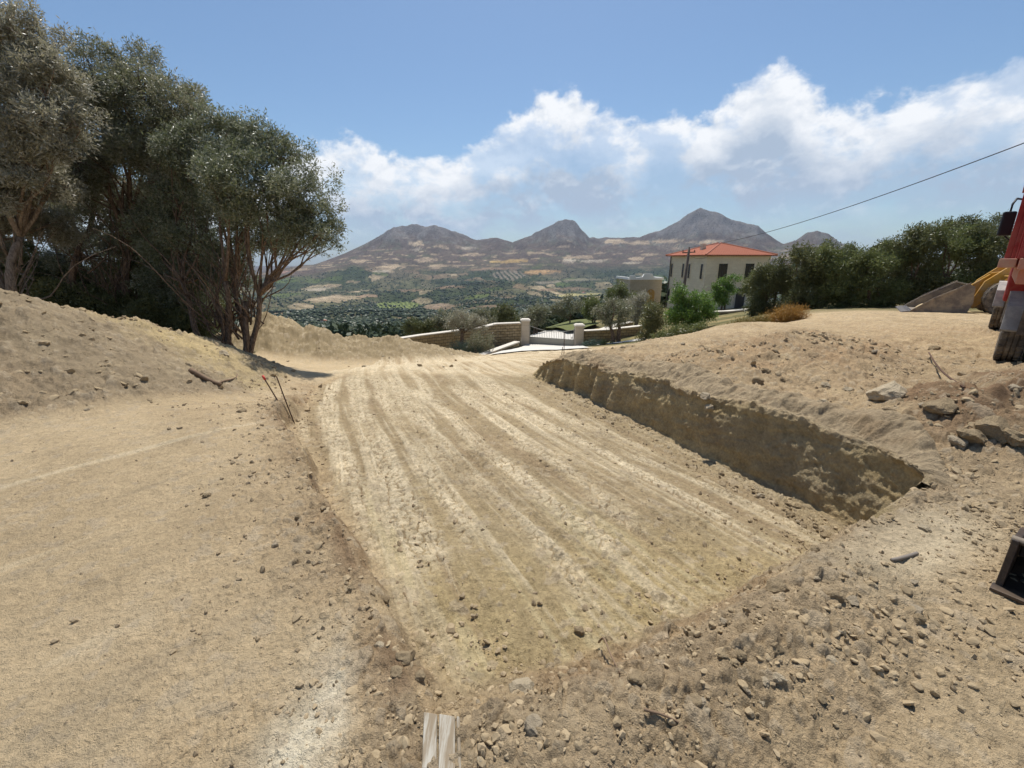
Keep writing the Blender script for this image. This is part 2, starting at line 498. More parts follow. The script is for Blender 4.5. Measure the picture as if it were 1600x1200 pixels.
def ground_full(x, y):
    z, M, s, G, inside = ground_height(x, y)
    r = np.hypot(x, y)
    # ---- clod zones (0..1): how broken the earth is
    n1 = fbm(x * 1.1, y * 1.1, 4, 101)
    n2 = fbm(x * 2.6 + 9, y * 2.6, 4, 131)
    out = ~inside
    near_rim = np.exp(-np.clip(-G['near'], 0, 9) / .42) * out
    left_rim = np.exp(-np.clip(-G['left'], 0, 9) / .38) * out
    right_rim = np.exp(-np.clip(-G['right'], 0, 9) / 1.6) * out
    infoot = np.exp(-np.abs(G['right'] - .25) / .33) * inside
    innear = np.exp(-np.clip(G['near'] - .05, 0, 9) / .22) * inside * .8
    clod = np.maximum.reduce([
        near_rim * 1.25 * (x > -.6), left_rim * .75, right_rim * .75 * (x > 1), infoot * .7, innear,
        M['mound'] * .86, M['mid'] * .9, M['red'] * .9, M['brown'] * 1.2])
    rightarea = ((x > 1.2) & out & (y < 3.4)) * sstep(-.05, .25, n1 + .06) * .45 * (1 - sstep(1.3, 1.7, x) * sstep(2.0, 1.6, y))
    farr = (out & (x > 1.2) & (y > 3.4)) * (.48 + .55 * sstep(-.1, .2, n1)) * (1 - .65 * sstep(9, 12, y))
    leftarea = (out & (x < .2) & (y < 8)) * sstep(.05, .3, n1) * .22
    clod = np.maximum.reduce([clod, rightarea, farr, leftarea])
    # pale compacted ledge at the near right corner of the pit, no clods there
    lx_, ly_ = (x - 2.40) * .90 + (y - 2.25) * .44, (y - 2.25) * .90 - (x - 2.40) * .44
    ledge = np.exp(-((lx_ / .80) ** 2 + (ly_ / .25) ** 2)) * 1.15
    clod = clod * (1 - .85 * np.clip(ledge * 1.4, 0, 1))
    clod = np.clip(clod * (1 + 1.4 * n2), 0, 1.15)
    clod = np.maximum(clod, M['pit'] * (.10 + .30 * sstep(.0, .22, n2)) * (y < 10))
    clod *= (1 - sstep(18, 26, r))
    # ---- clods as cells of several sizes
    def layer(sc, seed, thr, amp):
        wx = x * sc + fbm(x * sc * .8, y * sc * .8, 2, seed + 3) * .9
        wy = y * sc + fbm(x * sc * .8 + 40, y * sc * .8, 2, seed + 5) * .9
        d, rid, d2 = worley(wx, wy, seed, .95, True)
        keep = sstep(thr, thr - .25, 1 - rid)
        dome = np.clip(1 - d / (.30 + .28 * rid), 0, 1)
        dome = np.where(dome > 0, dome ** .55, 0) * (.78 + .7 * vnoise(wx * 2.3, wy * 2.3, seed + 9) + .35 * vnoise(wx * 6.1, wy * 6.1, seed + 10))
        return dome * keep * amp * (.35 + rid), rid
    l1, r1 = layer(4.6, 201, .26, .050)
    l2, r2 = layer(9.5, 211, .45, .030)
    l3, r3 = layer(20., 221, .6, .017)
    l4, r4 = layer(46., 231, .6, .008)
    c = clod
    dz = l1 * sstep(.42, .95, c) + l2 * sstep(.22, .7, c) * 1.15 + l3 * sstep(.05, .45, c) * 1.3 + l4 * sstep(-.05, .3, c + .08) * 1.3
    dz *= 1 - .8 * np.clip(M['wall'], 0, 1)
    hill_rock = sstep(.3, .9, M['mound']) * .6
    dz *= (1 + hill_rock * .3)
    z = z + dz
    z = z + .055 * c * fbm(x * 7, y * 7, 4, 301) + (.008 + .016 * np.clip(c, 0, 1)) * fbm(x * 26, y * 26, 3, 305) * (1 - sstep(8, 16, r)) + .012 * fbm(x * 5, y * 5, 3, 307) * (1 - c)
    # ---- scrape streaks and tracks in the pit
    ca, sa = -.42, .907
    q = fbm(x * .5, y * .5, 2, 71) * .35
    bend = .13 * np.clip(y - 5.5, 0, 9) ** 1.4 * .35
    sal = x * ca + y * sa
    sac = x * sa - y * ca - bend + q * .25
    st = fbm(sac * 8.5, sal * .42, 4, 401)
    st2 = fbm(sac * 22, sal * .7, 3, 405)
    inp = M['pit'] * sstep(.05, .35, s)
    beyond = sstep(9, 11, y) * (np.abs(x + .5 - (y - 10) * .05) < 4) * (1 - sstep(22, 25, y)) * (hl_clear(M))
    work = np.maximum(inp, beyond)
    track = np.zeros_like(z)
    for c0, w0 in ((-1.15, .16), (-.80, .24), (-.30, .22), (.10, .20), (.50, .30), (.92, .18), (1.22, .26), (1.66, .16), (2.2, .14), (2.9, .2)):
        edge = w0 * .5 + .13 * fbm(sal * 1.5 + c0 * 9, sac * 3, 4, 411)
        track = np.maximum(track, sstep(edge + .06, edge - .05, np.abs(sac - c0 + .34 * fbm(sal * .30, sal * 0 + c0, 2, 415))))
    # a second set of passes crossing the first at a slant, and one long turn
    c2, s2 = -.60, .80
    sal2 = x * c2 + y * s2; sac2 = x * s2 - y * c2 + .30 * fbm(x * .6, y * .6, 2, 73)
    for c0, w0 in ((2.5, .22), (3.1, .26), (4.05, .2), (4.7, .24), (5.6, .2)):
        edge = w0 * .5 + .10 * fbm(sal2 * 1.6 + c0 * 9, sac2 * 3, 3, 419)
        track = np.maximum(track, .85 * sstep(edge + .06, edge - .05, np.abs(sac2 - c0)) * sstep(-.02, .12, fbm(sal2 * .5 + c0 * 3, sac2 * .4, 2, 421)))
    rr_ = np.hypot(x - 9.5, y - 12.5)
    for c0 in (10.6, 11.25):
        track = np.maximum(track, .8 * sstep(.20, .09, np.abs(rr_ - c0 + .12 * fbm(x, y, 2, 425))) * sstep(4.5, 6.5, y))
    track = track * (1 + .8 * fbm(x * 3.4, y * 3.4, 4, 427))
    track = np.clip(track, 0, 1) * work * sstep(-.22, .06, fbm(sal * .7, sac * 1.8, 4, 417) + .12 * sstep(2.2, 4.5, y) - .3 * sstep(3.0, 1.6, y)) * sstep(1.35, 2.3, y + .35 * x)
    lug_d, lug_id, lug_2 = worley(sac * 9.5 + .9 * fbm(x * 4, y * 4, 2, 433), sal * 12.5 + .8 * fbm(x * 5, y * 5, 2, 435), 431, .8)
    lug = sstep(.015, .16, lug_2 - lug_d + .10 * fbm(x * 30, y * 30, 2, 437))
    z = z + track * (lug * (.014 + .012 * lug_id) - .016) + work * (st * .040 + st2 * .022 + .010 * fbm(sac * 30, sal * 9, 3, 439))
    # scrape lines, long thin ridges
    lines = sstep(.16, .27, fbm(sac * 15, sal * .45, 4, 441)) * work * sstep(-.12, .12, fbm(x * 1.3, y * 1.3, 3, 443))
    z = z + lines * .014 + .035 * fbm(sac * 6, sal * .9, 3, 447) * inp * sstep(4.2, 2.8, y) + (out & (x < .3)) * (1 - M['mound']) * .018 * fbm((x * .83 - y * .55) * 7, (x * .55 + y * .83) * .8, 4, 539)
    # vertical grooves of the bucket on the bank's face
    # ---- colour (dry earth: what the soil itself is)
    tan = np.array((0.470, 0.353, 0.209)); pale = np.array((0.683, 0.565, 0.380)); brown = np.array((0.323, 0.232, 0.138)); yel = np.array((0.494, 0.378, 0.182))
    red = np.array((0.403, 0.262, 0.143)); grey = np.array((.405, .325, .215)); sand = np.array((0.543, 0.416, 0.255)); clay = np.array((0.323, 0.252, 0.134)); chalk = np.array((0.732, 0.643, 0.473))
    n = x.shape
    col = np.empty(n + (3,), np.float32)
    f0 = fbm(x * .55, y * .55, 5, 501); f1 = fbm(x * 3.2, y * 3.2, 5, 511); f2 = fbm(x * 17, y * 17, 4, 521)
    col[:] = tan

    def lay(mask, c):
        mk = np.clip(mask, 0, 1)[..., None]
        col[:] = col * (1 - mk) + np.asarray(c) * mk
    leftflat = (out & (x < .5)) * (1 - M['mound'])
    lay(leftflat * .75 * sstep(-.25, .2, f0 + .15), sand)
    lay(leftflat * sstep(.05, .3, f1 + f0 * .5) * .35, grey)
    # dragged pale smears on the left terrace running towards the camera
    la, lb = x * .55 + y * .83, x * .83 - y * .55
    sm = sstep(.17, .34, fbm(lb * 5.5, la * .55, 4, 531)) * (leftflat + .0) * (1 - sstep(5, 7, y))
    lay(sm * .6, pale * 1.05)
    lay((sstep(.10, .30, fbm(lb * 11, la * .8, 4, 537)) * leftflat) * .35, grey * .92)
    smear = np.exp(-(((x + .70 - .12 * (y - 1.4) + .12 * fbm(x * 3, y * 3, 2, 535)) / .15) ** 2)) * sstep(2.0, 1.6, y) * sstep(-.1, .2, fbm(x * 4, y * 1.2, 4, 533) + .12) * out
    lay(smear * 1.0, chalk)
    lay(np.exp(-(((x + .33) / .055) ** 2 + ((y - 1.08) / .16) ** 2)) * .7, np.array((.40, .25, .12)))
    rightflat = (out & (x > 1.2) & (y < 4.2))
    lay(rightflat * .7 * sstep(.0, .25, -n1 + .02), sand)
    lay(rightflat * sstep(.08, .3, f1) * .4, brown)
    lay(np.clip(ledge * 1.3, 0, 1) * .85, pale * .97)
    # clods are darker brown earth, with pale stones among them
    lay(np.clip(c * .9, 0, .75) * sstep(-.3, .2, n2 + .15), brown * 1.12)
    lay(near_rim * (x > -.5) * .75, np.array((0.330, 0.254, 0.163)))
    lay(M['mound'] * .7, grey * .74)
    lay(M['mound'] * sstep(.0, .35, f0 + .25 * f1) * .55, yel * 1.12)
    lay(M['mound'] * sstep(.02, .3, -f0 + .1) * sstep(5.6, 4.4, y + .25 * (x + 6)) * .5, brown)
    lay(M['mid'] * .92, np.array((.275, .212, .122)))
    lay(M['mid'] * sstep(.02, .25, f1) * .5, np.array((.38, .30, .185)))
    lay(M['red'] * .55 * sstep(-.2, .25, f1), red)
    lay(M['brown'] * .9 * sstep(-.3, .15, f1), np.array((.215, .135, .078)))
    # pit floor
    lay(inp * .95, np.array((.350, .266, .155)))
    lay(inp * sstep(-.1, .3, f0 + .12) * sstep(3.6, 2.0, y + .1 * x) * .6, yel)
    lay(work * sstep(.04, .26, st + .35 * st2) * .62, pale * .93)
    lay(work * sstep(.04, .28, -st - .3 * st2) * .55, brown * .95)
    lay(track * sstep(.1, .9, lug) * (.62 + .3 * lug_id), pale)
    lay(track * (1 - lug) * .5, brown * 1.1)
    lay(lines * .75, pale * 1.05)
    rake = sstep(.10, .20, fbm(sac * 11, sal * .8, 3, 445)) * inp * sstep(3.9, 2.6, y + .15 * x)
    lay(rake * .6, np.array((.56, .46, .27)))
    lay(beyond * .55 * sstep(-.2, .2, st), pale * .95)
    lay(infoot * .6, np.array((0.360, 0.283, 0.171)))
    # the cut bank: moist clay in bands
    strata = fbm(x * .7, y * .7 + z * 9, 4, 601)
    lay(np.clip(M['wall'] * 1.3, 0, 1) * .9, clay)
    lay(np.clip(M['wall'], 0, 1) * sstep(.02, .3, strata + .4 * f2) * .55, np.array((.36, .28, .15)))
    lay(np.exp(-np.abs(G['left'] + .02) / .10) * sstep(-.05, .18, f1 + f0) * (y < 6) * .7, np.array((.20, .125, .07)))  # crevice shade along the left lip, painted in as darker red-brown soil
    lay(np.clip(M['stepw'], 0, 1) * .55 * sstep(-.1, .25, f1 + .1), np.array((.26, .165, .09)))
    # stones: some cells are pale rock
    stone = sstep(.88, .93, r3) * (l3 > .004) + sstep(.90, .94, r2) * (l2 > .01)
    lay(np.clip(stone, 0, 1) * .5, np.array((.46, .37, .255)))
    dark = sstep(.07, .02, r3) * (l3 > .003) * np.clip(c * 2, 0, 1)
    lay(dark * .35, brown * .75)
    f3 = fbm(x * 60, y * 60, 3, 523)
    wq = np.clip(M['wall'] * 1.5, 0, 1)
    aw_ = x * -.39 + y * .92
    f1 = f1 * (1 - wq) + wq * fbm(aw_ * 2.2 + z * 1.5, z * 6, 4, 541)
    f2 = f2 * (1 - wq) + wq * fbm(aw_ * 9, z * 14, 4, 543)
    f3 = f3 * (1 - wq) + wq * fbm(aw_ * 40, z * 45, 3, 545)
    calm = 1 - .62 * np.clip(leftflat * (1 - c), 0, 1)
    col *= (1 + calm * (.50 * f2 + .45 * f3 * (1 - sstep(5, 9, r))) + .30 * f1 + .14 * f0)[..., None]
    # beyond the works: dry weeds and garden soil
    wild = sstep(22, 27, r) * (1 - beyond)
    wild = np.maximum(wild, ((x < -7.5) & (y > 10.5)) * 1.0 * sstep(10, 12, y) * (1 - M['mid']))
    wcol = np.array((.13, .12, .055)) + (np.array((.30, .23, .11)) - np.array((.13, .12, .055))) * sstep(-.15, .3, f0 + .6 * f1)[..., None]
    lay(wild, 0)
    col[:] = col + wcol * np.clip(wild, 0, 1)[..., None]
    return z, np.clip(col, .01, .95)


def hl_clear(M):
    return (1 - M['mid'])


def ground_z(x, y):
    z = ground_height(np.array([x]), np.array([y]))[0][0]
    return float(z)


# ------------------------------------------------------------------ mesh helpers
def mesh_obj(name, V, Fq, mat, parent=None, smooth=False, cols=None):
    """V (n,3) array, Fq (m,k) array of k-gons"""
    me = bpy.data.meshes.new(name)
    V = np.ascontiguousarray(V, np.float32); Fq = np.ascontiguousarray(Fq, np.int32)
    n, k = Fq.shape
    me.vertices.add(len(V)); me.vertices.foreach_set('co', V.ravel())
    me.loops.add(n * k); me.loops.foreach_set('vertex_index', Fq.ravel())
    me.polygons.add(n)
    me.polygons.foreach_set('loop_start', np.arange(0, n * k, k, dtype=np.int32))
    me.polygons.foreach_set('loop_total', np.full(n, k, np.int32))
    me.polygons.foreach_set('use_smooth', np.full(n, smooth, bool))
    me.update(calc_edges=True)
    if cols is not None:
        ca = me.color_attributes.new('soil', 'FLOAT_COLOR', 'POINT')
        c4 = np.ones((len(V), 4), np.float32); c4[:, :3] = cols
        ca.data.foreach_set('color', c4.ravel())
    if mat:
        me.materials.append(mat)
    o = bpy.data.objects.new(name, me)
    COL.objects.link(o)
    if parent is not None:
        o.parent = parent
    return o


class MB:
    """collects shapes, then links them as one mesh object"""
    def __init__(self):
        self.v = []; self.f = []

    def add(self, vs, fs):
        o = len(self.v)
        self.v += [tuple(p) for p in vs]
        self.f += [tuple(i + o for i in f) for f in fs]

    def box(self, c, s, rot=None, taper=None):
        hx, hy, hz = s[0] / 2, s[1] / 2, s[2] / 2
        vs = []
        for dz in (-1, 1):
            k = 1 if (dz < 0 or taper is None) else taper
            for dx, dy in ((-1, -1), (1, -1), (1, 1), (-1, 1)):
                p = Vector((dx * hx * k, dy * hy * k, dz * hz))
                if rot is not None:
                    p = rot @ p
                vs.append(p + Vector(c))
        self.add(vs, [(3, 2, 1, 0), (4, 5, 6, 7), (0, 1, 5, 4), (1, 2, 6, 5), (2, 3, 7, 6), (3, 0, 4, 7)])

    def beam(self, a, b, w, h):
        a = Vector(a); b = Vector(b); d = (b - a); L = d.length
        q = d.to_track_quat('X', 'Z').to_matrix()
        self.box((a + b) / 2, (L, w, h), q)

    def prism(self, prof, y0, y1, axis='y'):
        """profile (x,z) extruded along y from y0 to y1"""
        n = len(prof)
        vs = [(p[0], y0, p[1]) for p in prof] + [(p[0], y1, p[1]) for p in prof]
        fs = [tuple(range(n)), tuple(range(2 * n - 1, n - 1, -1))]
        fs += [(i, i + n, (i + 1) % n + n, (i + 1) % n) for i in range(n)]
        self.add(vs, fs)

    def tube(self, pts, rad, sides=8, cap=True):
        pts = [Vector(p) for p in pts]
        n = len(pts)
        if not hasattr(rad, '__len__'):
            rad = [rad] * n
        vs = []; up = Vector((.31, .17, .93)).normalized()
        for i, p in enumerate(pts):
            d = (pts[min(i + 1, n - 1)] - pts[max(i - 1, 0)])
            if d.length < 1e-9:
                d = Vector((0, 0, 1))
            d.normalize()
            x = d.cross(up)
            if x.length < .05:
                x = d.cross(Vector((1, 0, 0)))
            x.normalize(); y = d.cross(x)
            for k in range(sides):
                a = 2 * math.pi * k / sides
                vs.append(p + (x * math.cos(a) + y * math.sin(a)) * rad[i])
        fs = []
        for i in range(n - 1):
            for k in range(sides):
                k2 = (k + 1) % sides
                fs.append((i * sides + k, i * sides + k2, (i + 1) * sides + k2, (i + 1) * sides + k))
        if cap:
            fs.append(tuple(range(sides - 1, -1, -1)))
            fs.append(tuple(range((n - 1) * sides, n * sides)))
        self.add(vs, fs)

    def lathe(self, prof, c, axis, sides=28):
        """profile (r, h) about axis 'x','y' or 'z' through c"""
        vs = []
        n = len(prof)
        for k in range(sides):
            a = 2 * math.pi * k / sides
            for r, h in prof:
                p = {'z': (r * math.cos(a), r * math.sin(a), h), 'y': (r * math.cos(a), h, r * math.sin(a)), 'x': (h, r * math.cos(a), r * math.sin(a))}[axis]
                vs.append(Vector(p) + Vector(c))
        fs = []
        for k in range(sides):
            k2 = (k + 1) % sides
            for i in range(n - 1):
                fs.append((k * n + i, k2 * n + i, k2 * n + i + 1, k * n + i + 1))
        self.add(vs, fs)

    def build(self, name, mat, parent=None, bevel=0, smooth=False):
        me = bpy.data.meshes.new(name)
        me.from_pydata(self.v, [], self.f)
        bm = bmesh.new(); bm.from_mesh(me)
        bmesh.ops.recalc_face_normals(bm, faces=bm.faces)
        bm.to_mesh(me); bm.free()
        if smooth:
            me.polygons.foreach_set('use_smooth', [True] * len(me.polygons))
        if mat:
            me.materials.append(mat)
        o = bpy.data.objects.new(name, me)
        COL.objects.link(o)
        if parent is not None:
            o.parent = parent
        if bevel:
            b = o.modifiers.new('bevel', 'BEVEL'); b.width = bevel; b.segments = 2; b.limit_method = 'ANGLE'
        return o


def tag(o, label, cat, group=None, kind=None):
    if label: o['label'] = label
    if cat: o['category'] = cat
    if group: o['group'] = group
    if kind: o['kind'] = kind
    return o


def thing(name, label, cat, loc=(0, 0, 0), rz=0, group=None):
    o = bpy.data.objects.new(name, None)
    COL.objects.link(o)
    o.empty_display_size = .3
    o.location = loc; o.rotation_euler = (0, 0, rz)
    return tag(o, label, cat, group)


# ------------------------------------------------------------------ materials
def mat_new(name):
    m = bpy.data.materials.new(name)
    m.use_nodes = True
    t = NT(m.node_tree)
    t.n.clear()
    out = t.node('ShaderNodeOutputMaterial')
    return m, t, out


def principled(t, out, col, rough=.8, normal=None, metal=0, spec=.3):
    p = t.node('ShaderNodeBsdfPrincipled')
    if isinstance(col, (tuple, list)):
        col = (*col[:3], 1)
    t.put(p.inputs['Base Color'], col)
    t.put(p.inputs['Roughness'], rough)
    p.inputs['Metallic'].default_value = metal
    p.inputs['Specular IOR Level'].default_value = spec
    if normal is not None:
        t.l.new(normal, p.inputs['Normal'])
    t.l.new(p.outputs[0], out.inputs[0])
    return p


def simple_mat(name, col, rough=.7, var=.25, scale=6, metal=0, bump=.0, dirt=None, dirt_amt=.5, spec=.3):
    m, t, out = mat_new(name)
    tcx = t.node('ShaderNodeTexCoord')
    n = t.noise(tcx.outputs['Object'], scale, 5, .6)
    c = t.mix(n, tuple(x * (1 - var) for x in col), tuple(min(1, x * (1 + var)) for x in col))
    if dirt is not None:
        n2 = t.noise(tcx.outputs['Object'], scale * .5, 6, .7)
        c = t.mix(t.math('MULTIPLY', t.ramp01(n2, .38, .66), dirt_amt), c, dirt)
    nrm = None
    if bump:
        nrm = t.bump(t.noise(tcx.outputs['Object'], scale * 4, 5, .6), .6, bump)
    principled(t, out, c, rough, nrm, metal, spec)
    return m


DUST = (.42, .34, .23)

# soil
soil, t, out = mat_new('soil')
vc = t.node('ShaderNodeVertexColor', layer_name='soil')
geo = t.node('ShaderNodeNewGeometry')
g1 = t.noise(geo.outputs['Position'], 38, 6, .72)
g2 = t.noise(geo.outputs['Position'], 190, 3, .7)
k = t.math('ADD', t.math('MULTIPLY', g1, .80), t.math('ADD', t.math('MULTIPLY', g2, .60), .30))
kk = t.node('ShaderNodeVectorMath', operation='SCALE')
t.l.new(vc.outputs[0], kk.inputs[0]); t.l.new(k, kk.inputs['Scale'])
g0 = t.noise(geo.outputs['Position'], 9, 6, .75)
nrm = t.bump(t.math('ADD', t.math('MULTIPLY', g0, 2.2), t.math('ADD', g1, t.math('MULTIPLY', g2, .45))), 1.0, .022)
principled(t, out, kk.outputs[0], .95, nrm, 0, .08)

# far land
land, t, out = mat_new('land')
vc = t.node('ShaderNodeVertexColor', layer_name='soil')
geo = t.node('ShaderNodeNewGeometry')
g1 = t.noise(geo.outputs['Position'], .06, 6, .72)
g2 = t.noise(geo.outputs['Position'], .25, 4, .7)
vor = t.node('ShaderNodeTexVoronoi'); t.l.new(geo.outputs['Position'], vor.inputs['Vector']); vor.inputs['Scale'].default_value = .075
bsh = t.math('MULTIPLY', t.ramp01(vor.outputs['Distance'], .50, .22), t.ramp01(g1, .40, .58))
k = t.math('ADD', t.math('MULTIPLY', g1, 1.3), t.math('ADD', t.math('MULTIPLY', g2, 1.2), -.35))
k = t.math('MULTIPLY', k, t.math('SUBTRACT', 1.0, t.math('MULTIPLY', bsh, .68)))
kk = t.node('ShaderNodeVectorMath', operation='SCALE')
t.l.new(vc.outputs[0], kk.inputs[0]); t.l.new(k, kk.inputs['Scale'])
principled(t, out, kk.outputs[0], 1.0, t.bump(g2, .8, 4.0), 0, .0)


def leaf_mat(name, dark, light, sheen=.35, trans=.25, patch=1.2, under=None):
    m, t, out = mat_new(name)
    geo = t.node('ShaderNodeNewGeometry')
    n = t.noise(geo.outputs['Position'], patch, 3, .6)
    n2 = t.noise(geo.outputs['Position'], patch * 14, 2, .6)
    f = t.math('ADD', t.math('MULTIPLY', t.ramp01(n, .3, .7), .5), t.math('MULTIPLY', t.ramp01(n2, .3, .7), .5))
    c = t.mix(f, dark, light)
    if under:
        c = t.mix(t.math('MULTIPLY', geo.outputs['Backfacing'], .8), c, under)
    p = t.node('ShaderNodeBsdfPrincipled')
    t.l.new(c, p.inputs['Base Color'])
    p.inputs['Roughness'].default_value = .40
    p.inputs['Specular IOR Level'].default_value = sheen
    tr = t.node('ShaderNodeBsdfTranslucent')
    t.l.new(c, tr.inputs[0])
    ms = t.node('ShaderNodeMixShader')
    ms.inputs[0].default_value = trans
    t.l.new(p.outputs[0], ms.inputs[1]); t.l.new(tr.outputs[0], ms.inputs[2])
    t.l.new(ms.outputs[0], out.inputs[0])
    return m


olive_leaf = leaf_mat('olive_leaf', (0.101, 0.107, 0.045), (0.256, 0.269, 0.139), .7, .35, 1.2, (.34, .32, .23))
green_olive_leaf = leaf_mat('green_olive_leaf', (.080, .096, .038), (.195, .220, .105), .7, .35, 1.2, (.30, .31, .22))
silver_leaf = leaf_mat('silver_leaf', (0.166, 0.158, 0.089), (0.424, 0.400, 0.273), .7, .35, 1.2, (.44, .41, .32))
dark_leaf = leaf_mat('dark_leaf', (.080, .092, .034), (.205, .210, .086), .35, .25)
shrub_leaf = leaf_mat('shrub_leaf', (.095, .118, .038), (.245, .270, .100), .35, .3)
lemon_leaf = leaf_mat('lemon_leaf', (0.083, 0.150, 0.027), (0.210, 0.330, 0.068), .4, .35)
teal_leaf = leaf_mat('teal_leaf', (.07, .11, .085), (.16, .22, .17), .2, .2)
dry_leaf = leaf_mat('dry_leaf', (.26, .14, .035), (.48, .29, .085), .1, .3)
wood_far = leaf_mat('wood_far', (.036, .052, .024), (.088, .104, .052), .1, .15, .05)

bark, t, out = mat_new('bark')
geo = t.node('ShaderNodeNewGeometry')
n = t.noise(t.vmul(geo.outputs['Position'], (1, 1, .25)), 30, 5, .65)
c = t.mix(t.ramp01(n, .3, .7), (.075, .052, .038), (.26, .185, .13))
principled(t, out, c, .9, t.bump(n, .8, .02), 0, .1)
pale_bark, t, out = mat_new('pale_bark')
geo = t.node('ShaderNodeNewGeometry')
n = t.noise(t.vmul(geo.outputs['Position'], (1, 1, .25)), 30, 5, .65)
c = t.mix(t.ramp01(n, .3, .7), (.14, .10, .07), (.36, .28, .21))
principled(t, out, c, .9, t.bump(n, .8, .02), 0, .1)


def stone_mat(name, c1, c2, mortar, w, h, msize=.012, bump=.02, var=.3):
    """coursed masonry: the courses follow the wall's own x / y and z"""
    m, t, out = mat_new(name)
    tcx = t.node('ShaderNodeTexCoord')
    s = t.node('ShaderNodeSeparateXYZ'); t.l.new(tcx.outputs['Object'], s.inputs[0])
    wob = t.noise(tcx.outputs['Object'], 2.5, 3, .6)
    cmb = t.node('ShaderNodeCombineXYZ')
    t.put(cmb.inputs[0], t.math('ADD', t.math('ADD', s.outputs[0], s.outputs[1]), t.math('MULTIPLY', wob, .12)))
    t.put(cmb.inputs[1], t.math('ADD', s.outputs[2], t.math('MULTIPLY', wob, .10)))
    b = t.node('ShaderNodeTexBrick')
    t.l.new(cmb.outputs[0], b.inputs['Vector'])
    b.inputs['Color1'].default_value = (*c1, 1); b.inputs['Color2'].default_value = (*c2, 1); b.inputs['Mortar'].default_value = (*mortar, 1)
    b.inputs['Scale'].default_value = 1
    b.inputs['Brick Width'].default_value = w; b.inputs['Row Height'].default_value = h
    b.inputs['Mortar Size'].default_value = msize; b.inputs['Mortar Smooth'].default_value = .3
    n = t.noise(tcx.outputs['Object'], 5, 5, .65)
    kk = t.node('ShaderNodeVectorMath', operation='SCALE')
    t.l.new(b.outputs[0], kk.inputs[0]); t.put(kk.inputs['Scale'], t.math('ADD', t.math('MULTIPLY', n, var * 2), 1 - var))
    hh = t.math('ADD', t.math('MULTIPLY', b.outputs['Fac'], -1), t.math('MULTIPLY', n, .6))
    principled(t, out, kk.outputs[0], .9, t.bump(hh, .8, bump), 0, .15)
    return m


garden_stone = stone_mat('garden_stone', (.40, .31, .185), (.30, .225, .125), (.14, .11, .07), .42, .19, .018, .03)
house_stone = stone_mat('house_stone', (.74, .64, .47), (.68, .58, .42), (.60, .51, .37), .55, .24, .008, .008, .12)
pillar_stone = stone_mat('pillar_stone', (.56, .47, .36), (.52, .43, .32), (.40, .33, .25), .9, .38, .008, .006, .1)
coping_mat = simple_mat('coping', (.62, .56, .47), .8, .12, 3)
concrete = simple_mat('concrete', (.60, .56, .49), .85, .12, 1.2)
white_plaster = simple_mat('white_plaster', (.80, .79, .76), .8, .05, 2)
terracotta, t, out = mat_new('terracotta')
tcx = t.node('ShaderNodeTexCoord')
n = t.noise(tcx.outputs['Object'], 3, 4, .6); n2 = t.noise(tcx.outputs['Object'], 16, 3, .6)
c = t.mix(t.math('ADD', t.math('MULTIPLY', n, .5), t.math('MULTIPLY', n2, .5)), (.27, .085, .05), (.42, .155, .092))
uvn = t.node('ShaderNodeUVMap')
su = t.node('ShaderNodeSeparateXYZ'); t.l.new(uvn.outputs[0], su.inputs[0])
rib = t.math('ABSOLUTE', t.math('SINE', t.math('MULTIPLY', su.outputs[0], math.pi / .24)))
row = t.math('FRACT', t.math('MULTIPLY', su.outputs[1], 1 / .36))
principled(t, out, c, .85, t.bump(t.math('ADD', rib, t.math('MULTIPLY', row, .6)), .9, .05), 0, .15)
glass_dark = simple_mat('window_glass', (.02, .022, .026), .08, .2, 2, 0, 0, None, 0, .5)
shutter = simple_mat('shutter', (.05, .045, .04), .5, .2, 4)
iron = simple_mat('iron', (.06, .05, .045), .55, .3, 8, .4)
rust = simple_mat('rusty_iron', (.10, .055, .035), .8, .35, 20, .2)
gate_grey = simple_mat('gate_grey', (.30, .29, .25), .5, .1, 3, .2)
pole_wood = simple_mat('pole_wood', (.13, .10, .08), .85, .25, 6)
cable_mat = simple_mat('cable', (.03, .03, .035), .6, .1, 3)
yellow = simple_mat('yellow_paint', (.58, .30, .025), .45, .15, 4, 0, .0, DUST, .55)
steel = simple_mat('worn_steel', (.18, .15, .125), .6, .3, 5, .3, .004, DUST, .7)
dark_steel = simple_mat('dark_steel', (.045, .035, .03), .5, .4, 6, .3, .003, (.16, .11, .07), .6)
bright_steel = simple_mat('bright_steel', (.55, .54, .55), .4, .15, 6, .6)
red_paint = simple_mat('red_paint', (.30, .020, .018), .5, .2, 4, 0, 0, DUST, .14)
salmon = simple_mat('dusty_red_paint', (.50, .20, .14), .7, .15, 5, 0, 0, DUST, .6)
tyre_mat = simple_mat('dusty_tyre', (.10, .085, .07), .9, .3, 8, 0, .004, (.30, .245, .18), .8, .1)
guard_mat = simple_mat('dusty_mudguard', (.26, .25, .24), .7, .2, 4, 0, 0, (.50, .46, .40), .7)
flap_mat = simple_mat('rubber_flap', (.06, .05, .045), .85, .3, 5, 0, 0, (.24, .19, .14), .7)
black_plastic = simple_mat('black_plastic', (.012, .012, .016), .45, .2, 5)
clod_mat = simple_mat('clod_earth', (.345, .262, .16), .95, .40, 3, 0, .15, None, 0, .05)
stone_pale = simple_mat('pale_stone', (.46, .375, .255), .9, .3, 2.5, 0, .08, None, 0, .1)
stone_grey = simple_mat('grey_stone', (.40, .325, .225), .9, .3, 2.5, 0, .08, None, 0, .1)
red_paper = simple_mat('red_tip', (.55, .06, .04), .6, .1, 9)
dead_wood = simple_mat('dead_wood', (.20, .135, .085), .9, .35, 12, 0, .004)
board_mat, t, out = mat_new('whitewashed_board')
tcx = t.node('ShaderNodeTexCoord')
